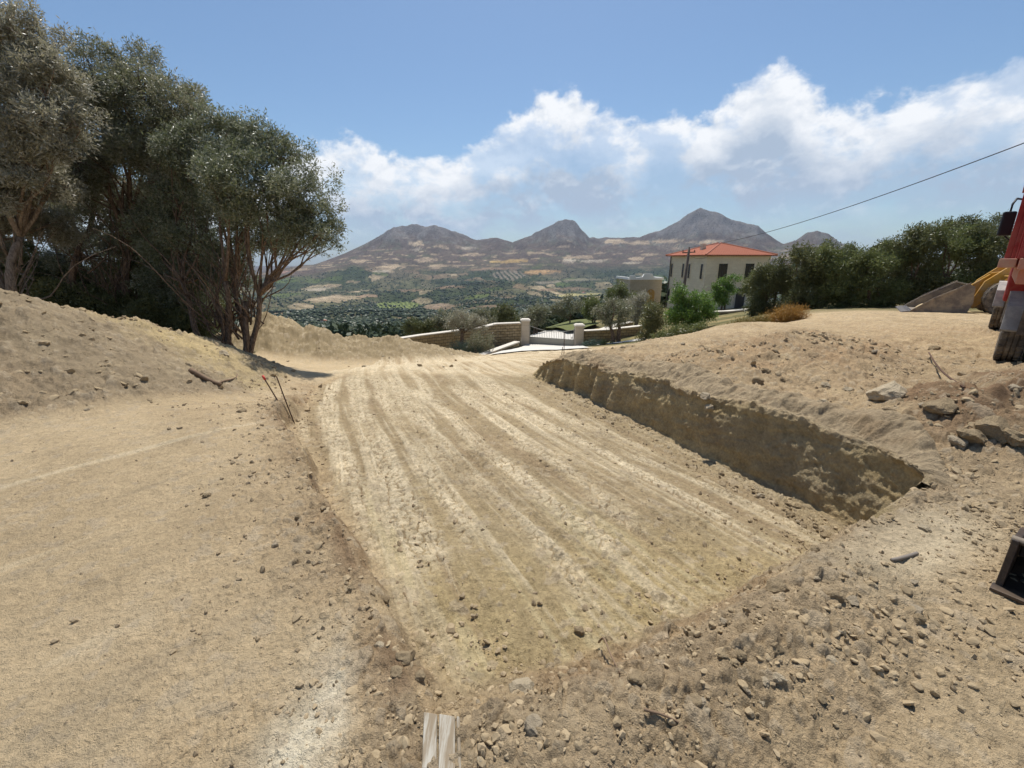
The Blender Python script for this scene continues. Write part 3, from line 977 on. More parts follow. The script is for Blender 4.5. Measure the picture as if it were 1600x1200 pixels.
n = t.noise(t.vmul(tcx.outputs['Object'], (14, 1.2, 14)), 3, 5, .7)
principled(t, out, t.mix(t.ramp01(n, .38, .60), (.24, .19, .13), (.40, .37, .31)), .85, t.bump(n, .5, .004), 0, .1)


# ------------------------------------------------------------------ ground sheet (works, terraces, spoil, garden)
def polar_sheet(angs, rads, cx, cy):
    A, R = np.meshgrid(angs, rads, indexing='ij')
    return (cx + R * np.sin(A)).astype(np.float32), (cy + R * np.cos(A)).astype(np.float32)


def grid_faces(na, nr, wrap):
    ia = np.arange(na if wrap else na - 1)[:, None]; ir = np.arange(nr - 1)[None]
    ib = (ia + 1) % na
    return np.stack([ia * nr + ir, ia * nr + ir + 1, ib * nr + ir + 1, ib * nr + ir], -1).reshape(-1, 4)


DENSE = 1250
angs = np.concatenate([np.linspace(-math.pi, math.radians(-60), 70, endpoint=False), np.linspace(math.radians(-60), math.radians(60), DENSE),
                       np.linspace(math.radians(60), math.pi, 70)[1:-1]])
rads = np.concatenate([[.02, .2, .4, .6, .8], np.geomspace(1.0, 14, 620), np.geomspace(14, 62, 190)[1:]])
gx, gy = polar_sheet(angs, rads, 0, -.45)
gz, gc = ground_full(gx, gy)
# meet the far relief at the outer edge
gr = np.hypot(gx, gy)
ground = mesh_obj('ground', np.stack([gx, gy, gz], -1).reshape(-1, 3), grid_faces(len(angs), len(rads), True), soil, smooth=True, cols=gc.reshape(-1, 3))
ground['kind'] = 'structure'

# ------------------------------------------------------------------ the cut face of the bank
def cut_bank():
    line = np.array([(3.10, 2.93), (3.24, 2.99), (3.33, 3.07), (3.33, 3.3), (3.10, 4.2), (2.56, 5.5), (1.95, 6.9), (1.15, 8.5), (.75, 9.3), (.62, 9.9)])
    seg = np.concatenate([[0], np.cumsum(np.hypot(*np.diff(line, axis=0).T))])
    na, nt = 900, 130
    L = np.linspace(0, seg[-1], na)
    px, py = np.interp(L, seg, line[:, 0]), np.interp(L, seg, line[:, 1])
    k = np.hanning(31); k /= k.sum()
    px[15:-15] = np.convolve(px, k, 'valid'); py[15:-15] = np.convolve(py, k, 'valid')
    tx, ty = np.gradient(px), np.gradient(py); l = np.hypot(tx, ty); nx, ny = -ty / l, tx / l      # towards the pit
    px = px + nx * .16 * fbm(L * 1.1, L * 0, 2, 9); py = py + ny * .16 * fbm(L * 1.1, L * 0, 2, 9)
    T = np.linspace(0, 1, nt)
    # profile: a skirt on the floor, the face, the rounded lip and a lap over the bank
    pt = np.array([0, .06, .12, .62, .72, .80, 1.0]); po = np.array([.30, .17, .12, -.01, -.06, -.16, -.80]); ph = np.array([-.03, .02, .06, .93, 1.0, 1.0, 1.0])
    off = np.interp(T, pt, po); hh = np.interp(T, pt, ph)
    off = off[None] * np.where(off[None] < -.1, .35 + .65 * sstep(.2, 1.1, L)[:, None], 1.0)
    X = px[:, None] + nx[:, None] * off; Y = py[:, None] + ny[:, None] * off
    fl = floor_f(px + nx * .2, py + ny * .2)[:, None]
    bk = ground_height(px - nx * .12, py - ny * .12)[1]['bank'][:, None] + .015
    Z = fl + (bk - fl) * hh
    # the lap follows the bank
    lap = np.clip((T - .80) / .20, 0, 1)[None]
    gz_ = ground_height(X, Y)[1]['bank']
    lapz = gz_ + .075 * (1 - sstep(.55, .85, lap)) + .05 * fbm(X * 6, Y * 6, 4, 791) + .02 * fbm(X * 22, Y * 22, 3, 793) - .10 * sstep(.80, 1.0, lap) - .10 * (1 - sstep(.2, .8, L))[:, None] * lap - .06 * (1 - sstep(.05, .45, L))[:, None]
    Z = Z * (1 - sstep(.0, .35, lap)) + lapz * sstep(.0, .35, lap)
    face = sstep(.03, .14, T)[None] * (1 - sstep(.80, .98, T))[None]
    tall = np.clip((bk - fl) / .35, .15, 1)
    Lg = L[:, None] + 0 * Z
    far = sstep(3.6, 5.6, Lg)
    n1_ = fbm3(X * 1.6, Y * 1.6, Z * 2.4, 4, 701)
    n2_ = fbm3(X * 6, Y * 6, Z * 7, 4, 711)
    n3_ = fbm3(X * 22, Y * 22, Z * 24, 3, 721)
    gro = np.abs(fbm(Lg * 3.6 + .5 * Z, Z * .35, 3, 731)) - .12
    ledge_ = np.abs(fbm(Lg * .7, Z * 5 + Lg * .9, 3, 741)) - .12
    push = .02 + n1_ * (.09 + .08 * far) + n2_ * (.05 + .03 * far) + n3_ * .028 + far * gro * .34 + (1 - far) * ledge_ * .07
    lip = sstep(.58, .70, T)[None] * (1 - sstep(.8, .95, T))[None]
    push = (push + lip * (.06 + .22 * fbm(Lg * 2.4, Lg * 0 + 3, 4, 751))) * face * tall
    X = X + nx[:, None] * push; Y = Y + ny[:, None] * push
    d, rid, d2 = worley(Lg * 9, Z * 9 + T[None] * 5, 761, .95, True)
    lump = np.clip(1 - d / .5, 0, 1) ** .6 * (rid > .62)
    loose = np.clip(lip + sstep(.80, .86, T)[None] + .8 * (1 - sstep(.02, .12, T))[None], 0, 1)
    Z = Z + loose * (lump * .045 + n2_ * .09 + n3_ * .04) * (1 - sstep(.93, 1, T))[None]
    clay = np.array((.44, .335, .180)); ochre = np.array((.53, .41, .225)); grey = np.array((.33, .275, .185)); soil_ = np.array((.37, .285, .18)); root = np.array((.20, .135, .075))
    col = np.empty(X.shape + (3,)); col[:] = clay
    def lay(m, c):
        m = np.clip(m, 0, 1)[..., None]; col[:] = col * (1 - m) + c * m
    st = fbm(Lg * .8, Z * 7 + Lg * 1.6, 4, 771)
    lay(sstep(.0, .22, st + .3 * n2_) * .7, ochre)
    lay(sstep(.02, .25, -st + .4 * n1_) * .55, grey)
    lay(sstep(.08, .27, n2_ + .4 * n1_) * .4, root)
    lay(far * sstep(-.02, .12, gro) * .55, ochre * 1.1)
    lay(np.clip(lip * .7 + sstep(.76, .82, T)[None], 0, 1), soil_)
    lay(lip * sstep(.0, .25, n1_ + n2_) * .6, root * 1.1)
    lay((1 - sstep(.03, .13, T))[None] * np.ones_like(Z) * .8, soil_ * .85)
    col *= (1 + .55 * n2_ + .45 * n3_ + .5 * fbm3(X * 60, Y * 60, Z * 60, 2, 781))[..., None]
    ia = np.arange(na - 1)[:, None]; ir = np.arange(nt - 1)[None]
    F = np.stack([ia * nt + ir, ia * nt + ir + 1, (ia + 1) * nt + ir + 1, (ia + 1) * nt + ir], -1).reshape(-1, 4)
    o = mesh_obj('cut_bank_terrain', np.stack([X, Y, Z], -1).reshape(-1, 3), F, soil, smooth=True, cols=np.clip(col, .01, .9).reshape(-1, 3))
    o['kind'] = 'structure'
    return o


cut_bank()

# ------------------------------------------------------------------ far relief
fa = np.concatenate([np.linspace(-math.pi, math.radians(-42), 80, endpoint=False), np.linspace(math.radians(-42), math.radians(42), 900),
                     np.linspace(math.radians(42), math.pi, 80)[1:-1]])
fr = np.concatenate([np.geomspace(59, 300, 50), np.geomspace(300, 4200, 330)[1:], np.geomspace(4200, 9500, 30)[1:]])
fx, fy = polar_sheet(fa, fr, 0, 0)
fz, ft = far_height(fx, fy)
near_z = base_f(fx, fy) - .05
bl = sstep(60, 130, np.hypot(fx, fy))
fz = near_z * (1 - bl) + fz * bl
# behind the camera the hillside simply goes on
back = sstep(.2, -.4, np.cos(np.arctan2(fx, fy)))
fz = fz * (1 - back) + (2 + .02 * np.minimum(np.hypot(fx, fy), 3000)) * back * 1.0
far_now = np.hypot(fx, fy)
fz = np.where(far_now > 9000, np.minimum(fz, -120), fz)


def to_px(x, y, z):
    dx, dy, dz = x, y, z - CAMZ
    f = dy * CP - dz * SP
    up = dy * SP + dz * CP
    f = np.maximum(f, .01)
    return 800 + FPX * dx / f, 600 - FPX * up / f


def land_colour(x, y, z, t):
    r = np.hypot(x, y)
    a1 = fbm(x / 300, y / 300, 5, 801); a2 = fbm(x / 60, y / 60, 5, 803); a3 = fbm(x / 22, y / 22, 3, 805)
    green = np.array((.062, .076, .036)); olive = np.array((.135, .128, .070)); scrub = np.array((.135, .096, .074)); rock = np.array((.190, .172, .158))
    tanf = np.array((.52, .395, .255)); earth = np.array((.30, .205, .135)); pale = np.array((.50, .42, .31)); dark = np.array((.030, .042, .024)); lime = np.array((.15, .19, .06))
    col = np.empty(x.shape + (3,), np.float32)
    col[:] = green

    def lay(mask, c):
        mk = np.clip(mask, 0, 1)[..., None]
        col[:] = col * (1 - mk) + np.asarray(c) * mk
    lay(sstep(-.15, .2, a1 + .5 * a2), olive)
    lay(sstep(.05, .2, a2) * .6, dark)
    # fields of the valley: cells stretched across the slope
    d, rid, d2 = worley(x / 75 + fbm(x / 200, y / 200, 3, 809) * 1.2, y / 110 + fbm(x / 200 + 9, y / 200, 3, 811) * 1.2, 813)
    edge = sstep(.03, .10, d2 - d)
    fld = sstep(150, 400, r)
    lay(fld * edge * (rid < .08) * (.45 + a2), tanf)
    lay(fld * edge * ((rid > .16) & (rid < .27)) * (.45 + a2), earth)
    lay(fld * edge * ((rid > .30) & (rid < .38)) * .7, lime * .8)
    # rows of young olives
    rows = (np.sin((x * np.cos(rid * 6.28) + y * np.sin(rid * 6.28)) * 6.28 / 9) > .1)
    lay(fld * edge * ((rid > .38) & (rid < .62)) * rows * .6, np.array((.20, .165, .11)))
    lay(fld * (1 - edge) * .7, dark)
    # mountain flanks: purple brown scrub, pale rock on the crests
    lay(sstep(.18, .5, t + .35 * a1) * .88, scrub)
    lay(sstep(.15, .6, t) * sstep(-.02, .25, a2) * .5, green * 1.3)
    lay(sstep(90, 230, z + 120 * a2 + 60 * a3) * .85, rock)
    lay(sstep(.55, .85, t) * sstep(.08, .3, a3 + a2 * .5) * .5, rock * .8)
    # stubble terraces on the lower flanks
    ter = fbm(x / 120, y / 55 + z / 14, 4, 821)
    lay(sstep(.28, .5, t) * sstep(.95, .6, t) * sstep(.15, .22, ter) * .75, tanf * .95)
    # named patches of stubble, bare earth and rows, where they lie on the land
    u, v = to_px(x, y, z)
    wu, wv = a2 * 16 + a3 * 8, a2 * 5 + a3 * 3

    def patch(cu, cv, ru, rv, c, k=.9, skew=0.0):
        q = np.hypot((u - cu + wu * 1.3) / (ru * .8), (v - cv - skew * (u - cu) + wv * min(1, rv / 6)) / (rv * .62)) + .9 * a3
        lay((q < 1.6) * sstep(1.12, .88, q) * k * (.80 + .5 * a2) * (r > 300), c)
    for p in ((522, 467, 56, 8, tanf * .9), (575, 463, 20, 5, earth * 1.3), (500, 452, 24, 5, pale * .9), (516, 446, 20, 3.5, tanf * .8), (545, 440, 14, 3, tanf * .8),
              (610, 418, 24, 6, tanf), (598, 424, 20, 2.5, pale), (562, 408, 18, 5, tanf * .9), (665, 406, 22, 5.5, tanf), (652, 381, 15, 6, tanf), (650, 390, 12, 3, pale),
              (685, 416, 20, 4, tanf * .85), (735, 398, 22, 3.5, tanf * .9), (728, 388, 14, 3, pale * .9), (690, 385, 12, 3, tanf * .8), (800, 408, 34, 4, np.array((.50, .34, .13))), (845, 425, 34, 5, np.array((.50, .31, .15))),
              (905, 402, 26, 5, tanf * .9), (888, 408, 20, 4, pale), (930, 408, 22, 3.5, pale * .85), (962, 378, 20, 6, tanf * .95), (1000, 379, 22, 5, tanf * .9), (1042, 377, 26, 4.5, tanf * .9), (1105, 379, 24, 6, tanf),
              (995, 404, 16, 5, tanf * .9), (985, 410, 16, 3, pale), (1015, 398, 14, 3, tanf * .8), (1130, 385, 30, 4, tanf * .8), (1060, 388, 18, 3, earth), (840, 395, 20, 3, tanf * .7), (770, 420, 50, 3, earth),
              (685, 480, 30, 10, np.array((.33, .235, .16))), (640, 454, 26, 4, earth * .8), (905, 461, 40, 4.5, np.array((.50, .43, .20))), (880, 452, 50, 4, earth * .8), (860, 441, 26, 3, pale * .7),
              (470, 421, 20, 3, tanf * .8), (440, 425, 18, 3, np.array((.45, .27, .20))), (700, 449, 30, 3, earth * .9), (910, 437, 34, 2.5, pale * .6), (1000, 442, 30, 2, pale * .6), (770, 480, 60, 5, earth * .7)):
        patch(*p[:4], p[4], .9, -.05)
    # vine rows
    q = np.hypot((u - 622 + wu * .4) / 36, (v - 477) / 6)
    lay((q < 1) * .9 * (r > 300), lime * .75)
    lay((q < 1) * (np.sin((x * .9 + y * .35) * 6.28 / 14) > 0) * (r > 300) * .8, np.array((.24, .27, .10)))
    q = np.hypot((u - 795 + wu * .4) / 26, (v - 430) / 7)
    lay((q < 1) * (np.sin((x * .98 + y * .2) * 6.28 / 26) > -.2) * .8, np.array((.27, .22, .17)))
    q = np.hypot((u - 1048 + wu * .3) / 22, (v - 387) / 5)
    lay((q < 1) * (np.sin((x * .98 + y * .2) * 6.28 / 30) > -.1) * .7, np.array((.25, .2, .15)))
    # dark line of trees in the valley bottom
    lay(np.exp(-((v - 443 - .04 * (u - 730) + wv) / 5.) ** 2) * (np.abs(u - 740) < 60) * (r > 800) * .8, dark)
    lay(np.exp(-((v - 425 + wv) / 10.) ** 2) * sstep(850, 930, u) * (r > 800) * .6, np.array((.045, .06, .038)))
    # dry hillside close by
    near = sstep(160, 70, r)
    lay(near, np.array((.11, .11, .05)))
    lay(near * sstep(.0, .3, a3), np.array((.24, .19, .10)))
    col *= (1 + .75 * a3 + .5 * a2)[..., None]
    return np.clip(col, .008, .9)


fc = land_colour(fx, fy, fz, ft)
hills = mesh_obj('hills', np.stack([fx, fy, fz], -1).reshape(-1, 3), grid_faces(len(fa), len(fr), True), land, smooth=True, cols=fc.reshape(-1, 3))
hills['kind'] = 'structure'


def far_z_at(x, y):
    z, _ = far_height(x, y)
    n = base_f(x, y) - .05
    b = sstep(60, 130, np.hypot(x, y))
    return n * (1 - b) + z * b


# ------------------------------------------------------------------ foliage
def unit(v):
    return v / np.maximum(np.linalg.norm(v, axis=-1, keepdims=True), 1e-9)


def leaves_mesh(name, tips, dirs, rng, per, length, width, spread, mat, parent=None, droop=0.0):
    """twigs at tips pointing along dirs, each with `per` diamond shaped leaves"""
    N = len(tips)
    tl = length * 2.2
    tpos = rng.random((N, per, 1)).astype(np.float32)
    base = tips[:, None, :] + dirs[:, None, :] * (tpos - .35) * tl
    base = base + rng.normal(0, spread, (N, per, 3))
    ld = unit(dirs[:, None, :] * .8 + rng.normal(0, .75, (N, per, 3)) + np.array((0, 0, -droop)))
    sd = unit(np.cross(ld, rng.normal(0, 1, (N, per, 3))))
    nd = np.cross(ld, sd)
    L = length * (.65 + .7 * rng.random((N, per, 1)))
    Wd = width * (.7 + .6 * rng.random((N, per, 1)))
    p0 = base
    p1 = base + ld * L * .45 + sd * Wd * .5 + nd * L * .05
    p2 = base + ld * L
    p3 = base + ld * L * .45 - sd * Wd * .5 + nd * L * .05
    V = np.stack([p0, p1, p2, p3], 2).reshape(-1, 3)
    F = np.arange(N * per * 4, dtype=np.int32).reshape(-1, 4)
    return mesh_obj(name, V, F, mat, parent)


def crown_points(blobs, n, rng, shell=.55, gap=.0, gscale=1.0):
    """points spread through blobs (x,y,z,r), denser near their outside, with gaps"""
    B = np.array(blobs, float)
    w = B[:, 3] ** 2.2; w /= w.sum()
    idx = rng.choice(len(B), int(n * 1.6), p=w)
    d = unit(rng.normal(0, 1, (len(idx), 3)))
    rr = rng.random(len(idx)) ** (1 / 3.)
    rr = shell + (1 - shell) * rr
    rr = np.where(rng.random(len(idx)) < .25, rng.random(len(idx)) ** .5, rr)
    lumps = 1 + .28 * fbm(idx * 3.7 + d[:, 0] * 2.2, d[:, 1] * 2.2 + d[:, 2] * 1.7, 3, 15)
    P = B[idx, :3] + d * (B[idx, 3] * rr * lumps)[:, None] * np.array((1, 1, .85))
    g = fbm(P[:, 0] * gscale + P[:, 2] * .7, P[:, 1] * gscale - P[:, 2] * gscale, 3, 27)
    keep = g > gap - .5
    P, d = P[keep][:n], d[keep][:n]
    return P, d


def limb(mb, a, b, r0, r1, rng, wig=.12, n=7, sides=7, sag=0.0):
    a = np.array(a, float); b = np.array(b, float)
    t = np.linspace(0, 1, n)
    L = np.linalg.norm(b - a)
    off = rng.normal(0, wig * L / 2.2, (2, 3))
    pts = a + (b - a) * t[:, None] + np.sin(t * math.pi)[:, None] * off[0] + np.sin(t * 2 * math.pi)[:, None] * off[1] * .4
    pts[:, 2] -= sag * np.sin(t * math.pi) * L
    mb.tube([Vector(p) for p in pts], list(r0 + (r1 - r0) * t ** .8), sides)
    return pts


def make_tree(name, label, cat, base, stems, blobs, seed, leaf, leaves, bark_m=None, per=14, ll=.085, lw=.022, group=None, gap=.25,
              stem_r=.12, twig_n=90, shell=.5, droop=.1, spread=.05, gscale=1.0, dead=0, clump=True):
    """base: world point; stems: list of (offset at the foot, fork point); blobs: world (x,y,z,r)"""
    rng = np.random.default_rng(seed)
    base = Vector(base)
    t = thing(name, label, cat, base, 0, group)
    B = np.array(blobs, float)
    B[:, :3] -= np.array(base)
    mb = MB()
    forks = []
    for off, fk in stems:
        f = np.array(fk, float) - np.array(base)
        a = np.array((off[0], off[1], -.15 + (off[2] if len(off) > 2 else 0)))
        pts = limb(mb, a, f, stem_r * (1.25 if len(stems) < 3 else 1), stem_r * .62, rng, .10, 9, 9)
        # flared foot
        mb.tube([Vector(a + (0, 0, -.1)), Vector(a + (0, 0, .12)), Vector(pts[1])], [stem_r * 1.7, stem_r * 1.35, stem_r * 1.05], 9)
        forks.append(f)
    forks = np.array(forks)
    for bl in B:
        k = np.argmin(np.linalg.norm((forks - bl[:3]) * np.array((1, 1, .6)), axis=1))
        p = limb(mb, forks[k], bl[:3] + rng.normal(0, .08, 3), stem_r * .5, stem_r * .16, rng, .16, 8, 6)
        for j in range(3):
            q0 = p[rng.integers(3, 7)]
            q1 = bl[:3] + unit(rng.normal(0, 1, (1, 3)))[0] * bl[3] * .8
            limb(mb, q0, q1, stem_r * .22, .006, rng, .14, 6, 5)
    # each mass of the crown breaks up into clumps at the ends of its boughs
    sub = []
    for bl in B:
        nsub = 9 if clump else 0
        dd = unit(rng.normal(0, 1, (max(nsub, 1), 3)))
        for q in range(nsub):
            sub.append((*(bl[:3] + dd[q] * bl[3] * rng.uniform(.45, 1.0)), bl[3] * rng.uniform(.26, .48)))
    Bl = np.array(sub) if clump else B
    P, d = crown_points(Bl, leaves // per, rng, .35 if clump else shell, gap, gscale)
    if clump:      # stray shoots
        ns = len(P) // 14
        j = rng.integers(len(P), size=ns)
        sh_d = unit(d[j] * .6 + np.array((0, 0, .8)) + rng.normal(0, .4, (ns, 3)))
        P = np.concatenate([P, P[j] + sh_d * rng.uniform(.05, .32, (ns, 1)) * np.median(B[:, 3]) * 1.1]); d = np.concatenate([d, sh_d])
    # thin twigs inside the crown
    for j in rng.choice(len(P), min(twig_n, len(P)), replace=False):
        c = B[np.argmin(np.linalg.norm(B[:, :3] - P[j], axis=1))]
        limb(mb, c[:3] + (P[j] - c[:3]) * .15 + rng.normal(0, .05, 3), P[j], stem_r * .10 + .004, .004, rng, .15, 5, 4)
    for j in range(dead):
        f = forks[rng.integers(len(forks))]
        q = f * rng.uniform(.15, .95) + rng.normal(0, .12, 3)
        limb(mb, q, q + np.array((rng.normal(0, .7), rng.normal(0, .5), rng.uniform(.6, 2.6))), rng.uniform(.012, .032), .004, rng, .22, 8, 5)
    mb.build('trunk', bark_m or bark, t, smooth=True)
    tw = unit(d * .7 + np.array((0, 0, .35)) + rng.normal(0, .35, d.shape))
    leaves_mesh('crown', P.astype(np.float32), tw.astype(np.float32), rng, per, ll, lw, spread, leaf, t, droop)
    return t


def pxblobs(lst, Y, rng=None, jitter=.5):
    """blobs given by where their middles lie along the line of sight at depth Y (+ own offset), radius in photo pixels"""
    out = []
    for b in lst:
        u, v, r = b[:3]
        dy = b[3] if len(b) > 3 else 0
        p = at_y(u, v, Y + dy)
        t = p.y / ray(u, v)[1]
        out.append((p.x, p.y, p.z, r * t / FPX))
    return out


# the multi stemmed tree at the head of the works
Ym = 11.0
bM = at_y(366, 553, Ym); bM.z = ground_z(bM.x, bM.y) - .02
def dpx(u, v, Y): return tuple(at_y(u, v, Y))
make_tree('olive_tree', 'multi-stemmed olive tree leaning right at the head of the excavation, nearest the pit', 'tree', bM,
          [((-.25, .1), dpx(335, 470, Ym + .2)), ((-.1, -.1), dpx(352, 440, Ym - .3)), ((.25, -.1), dpx(385, 470, Ym)), ((.35, .0), dpx(405, 462, Ym - .1)), ((-.5, .2), dpx(285, 440, Ym + .3)),
           ((.1, .3), dpx(366, 450, Ym + .6))],
          pxblobs([(345, 232, 48, .4), (398, 228, 46, .2), (438, 262, 46), (465, 300, 50), (488, 338, 40), (515, 366, 22), (500, 372, 20, -.5), (415, 300, 58, -.6), (362, 295, 58, -.7), (440, 345, 42, -.4),
                   (322, 270, 50, .9), (395, 352, 40, .8), (300, 330, 45, .9), (430, 380, 22, .6), (460, 362, 26, .4), (300, 250, 40, .6), (310, 215, 30, .7), (280, 300, 44, .8), (265, 350, 44, 1.0), (320, 380, 40, .6), (345, 420, 34, .8), (370, 215, 36, .8), (345, 365, 38, 1.2), (330, 200, 26, .6)], Ym) + pxblobs([(290, 400, 44, 1.2), (330, 430, 40, 1.3), (270, 440, 40, 1.6), (375, 410, 36, 1.4), (250, 370, 40, 1.5), (415, 372, 34, .6), (300, 470, 30, 1.4)], Ym),
          11, green_olive_leaf, 125000, bark, 16, .085, .023, None, .28, .085, 420, .55, .1, .05, 1.0, 70)
Yn = 12.8
bN = at_y(185, 500, Yn); bN.z = ground_z(bN.x, bN.y) - .02
make_tree('olive_tree', 'tall olive tree with dark trunk, between the multi-stemmed tree and the pale trunk', 'tree', bN,
          [((0, 0), dpx(185, 430, Yn)), ((.3, .1), dpx(205, 380, Yn + .2)), ((-.9, -.2), dpx(120, 400, Yn - .2))],
          pxblobs([(150, 122, 48), (190, 112, 46, .5), (228, 146, 46), (262, 150, 42, .4), (285, 190, 44, -.3), (225, 215, 60, -.5), (155, 195, 60, -.4), (110, 150, 48), (262, 260, 56, -.3), (190, 285, 56, .3),
                   (120, 255, 55, -.4), (285, 300, 40, .8), (240, 330, 40, .5), (140, 330, 44, .6), (205, 370, 40, 1.0), (160, 400, 40, .8), (240, 400, 44, 1.2), (120, 400, 40, 1.0), (255, 330, 46, .8)], Yn),
          12, olive_leaf, 125000, bark, 16, .09, .024, None, .30, .13, 300, .55, .1, .05, 1.0, 60)
Yo = 10.2
bO = at_y(12, 470, Yo); bO.z = ground_z(bO.x, bO.y) - .02
make_tree('olive_tree', 'silvery olive tree with a pale slanting trunk at the far left', 'tree', bO,
          [((0, 0), dpx(32, 370, Yo)), ((-.4, .2), dpx(-30, 380, Yo))],
          pxblobs([(35, 62, 48), (0, 95, 60, .3), (72, 118, 42, -.2), (-60, 110, 70), (20, 185, 60, -.4), (88, 205, 52, -.3), (55, 265, 46, -.5), (10, 285, 50, -.4), (-50, 250, 80), (100, 160, 40, .2),
                   (90, 290, 34, .4), (30, 345, 30, .8), (70, 350, 36, 1.2), (-10, 370, 40, 1.0)], Yo),
          13, silver_leaf, 105000, pale_bark, 16, .088, .024, None, .30, .10, 260, .55, .1, .05, 1.0, 40)
Yp = 15.0
bP = at_y(90, 470, Yp); bP.z = ground_z(bP.x, bP.y) - .02
make_tree('olive_tree', 'dark olive tree standing in the shade behind the others on the left', 'tree', bP,
          [((0, 0), dpx(95, 400, Yp)), ((.4, 0), dpx(125, 390, Yp)), ((-.5, 0), dpx(50, 390, Yp))],
          pxblobs([(95, 250, 60), (30, 230, 70), (160, 300, 55), (60, 330, 50), (250, 240, 60, .6), (130, 180, 60), (300, 260, 50, 1), (10, 330, 40)], Yp),
          14, dark_leaf, 55000, bark, 14, .10, .03, None, .36, .13, 160, .5, .1, .06, 1.0, 6)


def make_shrub(name, label, base, blobs, seed, leaf, leaves, ll, lw, per=12, group=None, gap=.2, cat='shrub', spread=.05, stem_r=.03, twig_n=30, shell=.45):
    b = Vector(base)
    top = np.array(blobs)[:, :3].mean(0)
    st = [((0, 0), tuple(np.array(b) * .55 + top * .45)), ((.12, .05), tuple(np.array(b) * .6 + top * .4 + np.array((.1, .1, 0))))]
    return make_tree(name, label, cat, b, st, blobs, seed, leaf, leaves, bark, per, ll, lw, group, gap, stem_r, twig_n, shell, .05, spread, 1.0, 0, len(blobs) < 5)


def grounded(u, v, Y):
    p = at_y(u, v, Y); p.z = ground_z(p.x, p.y) - .03
    return p


for (u, v, Y, bl, sd, lbl) in (
        (262, 470, 13.6, [(225, 440, 40), (262, 425, 44), (300, 450, 42), (265, 480, 40), (320, 490, 34, -.3)], 21, 'dark shady bush under the tall olive tree, right of its trunk'),
        (110, 450, 14.0, [(70, 425, 44), (115, 440, 44), (150, 450, 36), (60, 455, 34)], 22, 'dark green bush behind the spoil heap, left of the dark trunk'),
        (10, 440, 13.0, [(-20, 410, 50), (20, 430, 40), (45, 445, 26)], 23, 'dark bush at the left edge behind the pale trunk'),
        (150, 500, 12.6, [(150, 478, 26), (182, 482, 24), (118, 470, 28), (95, 462, 26), (205, 492, 22)], 25, 'low dark bush along the crest of the left spoil heap, under the tall olive'),
        (262, 525, 12.2, [(232, 500, 26), (262, 512, 24), (288, 525, 22), (250, 485, 26), (300, 505, 26)], 26, 'low dark bush on the shaded slope left of the multi-stemmed tree'),
        (225, 400, 17.5, [(200, 395, 50), (250, 390, 55), (300, 400, 50), (330, 430, 44), (345, 470, 34), (160, 400, 50)], 24, 'broad dark bush filling the gap between the olive trunks')):
    b = grounded(u, v, Y)
    make_shrub('bush', lbl, b, pxblobs(bl, Y), sd, dark_leaf, 22000, .10, .035, 12, None, .22)

# ------------------------------------------------------------------ hedge of evergreens on the right bank
hedge = [
    # u, v foot, Y, blobs
    (1205, 492, 25.0, [(1190, 440, 24), (1215, 415, 22), (1200, 465, 24), (1230, 445, 24), (1185, 475, 16)], 'dark evergreen tree beside the house, leftmost of the hedge', dark_leaf),
    (1255, 488, 23.5, [(1240, 420, 26), (1265, 405, 24), (1250, 450, 30), (1275, 440, 26), (1262, 470, 22), (1245, 390, 12)], 'evergreen tree behind the golden dry grass', dark_leaf),
    (1315, 488, 22.5, [(1300, 410, 26), (1328, 400, 24), (1305, 445, 30), (1335, 440, 28), (1318, 470, 26), (1290, 395, 14)], 'bushy evergreen tree right of the golden dry grass', shrub_leaf),
    (1365, 486, 21.8, [(1355, 412, 26), (1385, 400, 24), (1365, 445, 32), (1395, 445, 26), (1375, 470, 24)], 'mid green bushy tree behind the bare bank, left of the loader bucket', shrub_leaf),
    (1430, 480, 21.5, [(1420, 385, 28), (1445, 370, 26), (1420, 425, 32), (1450, 425, 30), (1435, 460, 26), (1432, 362, 14)], 'tall evergreen tree directly above the loader bucket', dark_leaf),
    (1485, 478, 21.0, [(1480, 375, 26), (1505, 378, 24), (1485, 420, 34), (1510, 430, 26), (1465, 360, 12), (1490, 455, 26)], 'olive green tree behind the yellow loader arms', shrub_leaf),
    (1545, 478, 20.5, [(1530, 380, 26), (1555, 375, 26), (1540, 420, 32), (1575, 400, 34), (1550, 450, 30), (1600, 390, 40)], 'dark evergreen behind the truck mirror', dark_leaf),
    (1660, 480, 21.0, [(1640, 390, 40), (1690, 380, 50), (1660, 440, 50)], 'dark evergreen behind the red truck', dark_leaf),
    (1285, 470, 28.0, [(1270, 400, 22), (1295, 395, 20), (1320, 402, 22), (1350, 398, 20)], 'dark crown showing behind the hedge below the small far peak', dark_leaf),
    (1405, 470, 27.0, [(1390, 400, 24), (1410, 395, 22), (1375, 395, 14)], 'dark crown behind the hedge where it dips', dark_leaf),
    (1515, 470, 26.0, [(1500, 365, 26), (1530, 362, 26), (1470, 356, 20), (1555, 362, 24)], 'dark crown behind the loader, topmost of the hedge', dark_leaf),
]
for i, (u, v, Y, bl, lbl, lf) in enumerate(hedge):
    b = grounded(u, v, Y)
    make_tree('evergreen_tree', lbl, 'tree', b, [((-.2, 0), dpx(u - 6, v - 40, Y)), ((.2, 0), dpx(u + 8, v - 36, Y))], pxblobs([(q[0], q[1] + 7, q[2]) for q in bl], Y, None), 40 + i, lf, 17000, bark, 12, .14, .048,
              'evergreen hedge along the right bank', .34, .09, 60, .70, .05, .08, 1.6)


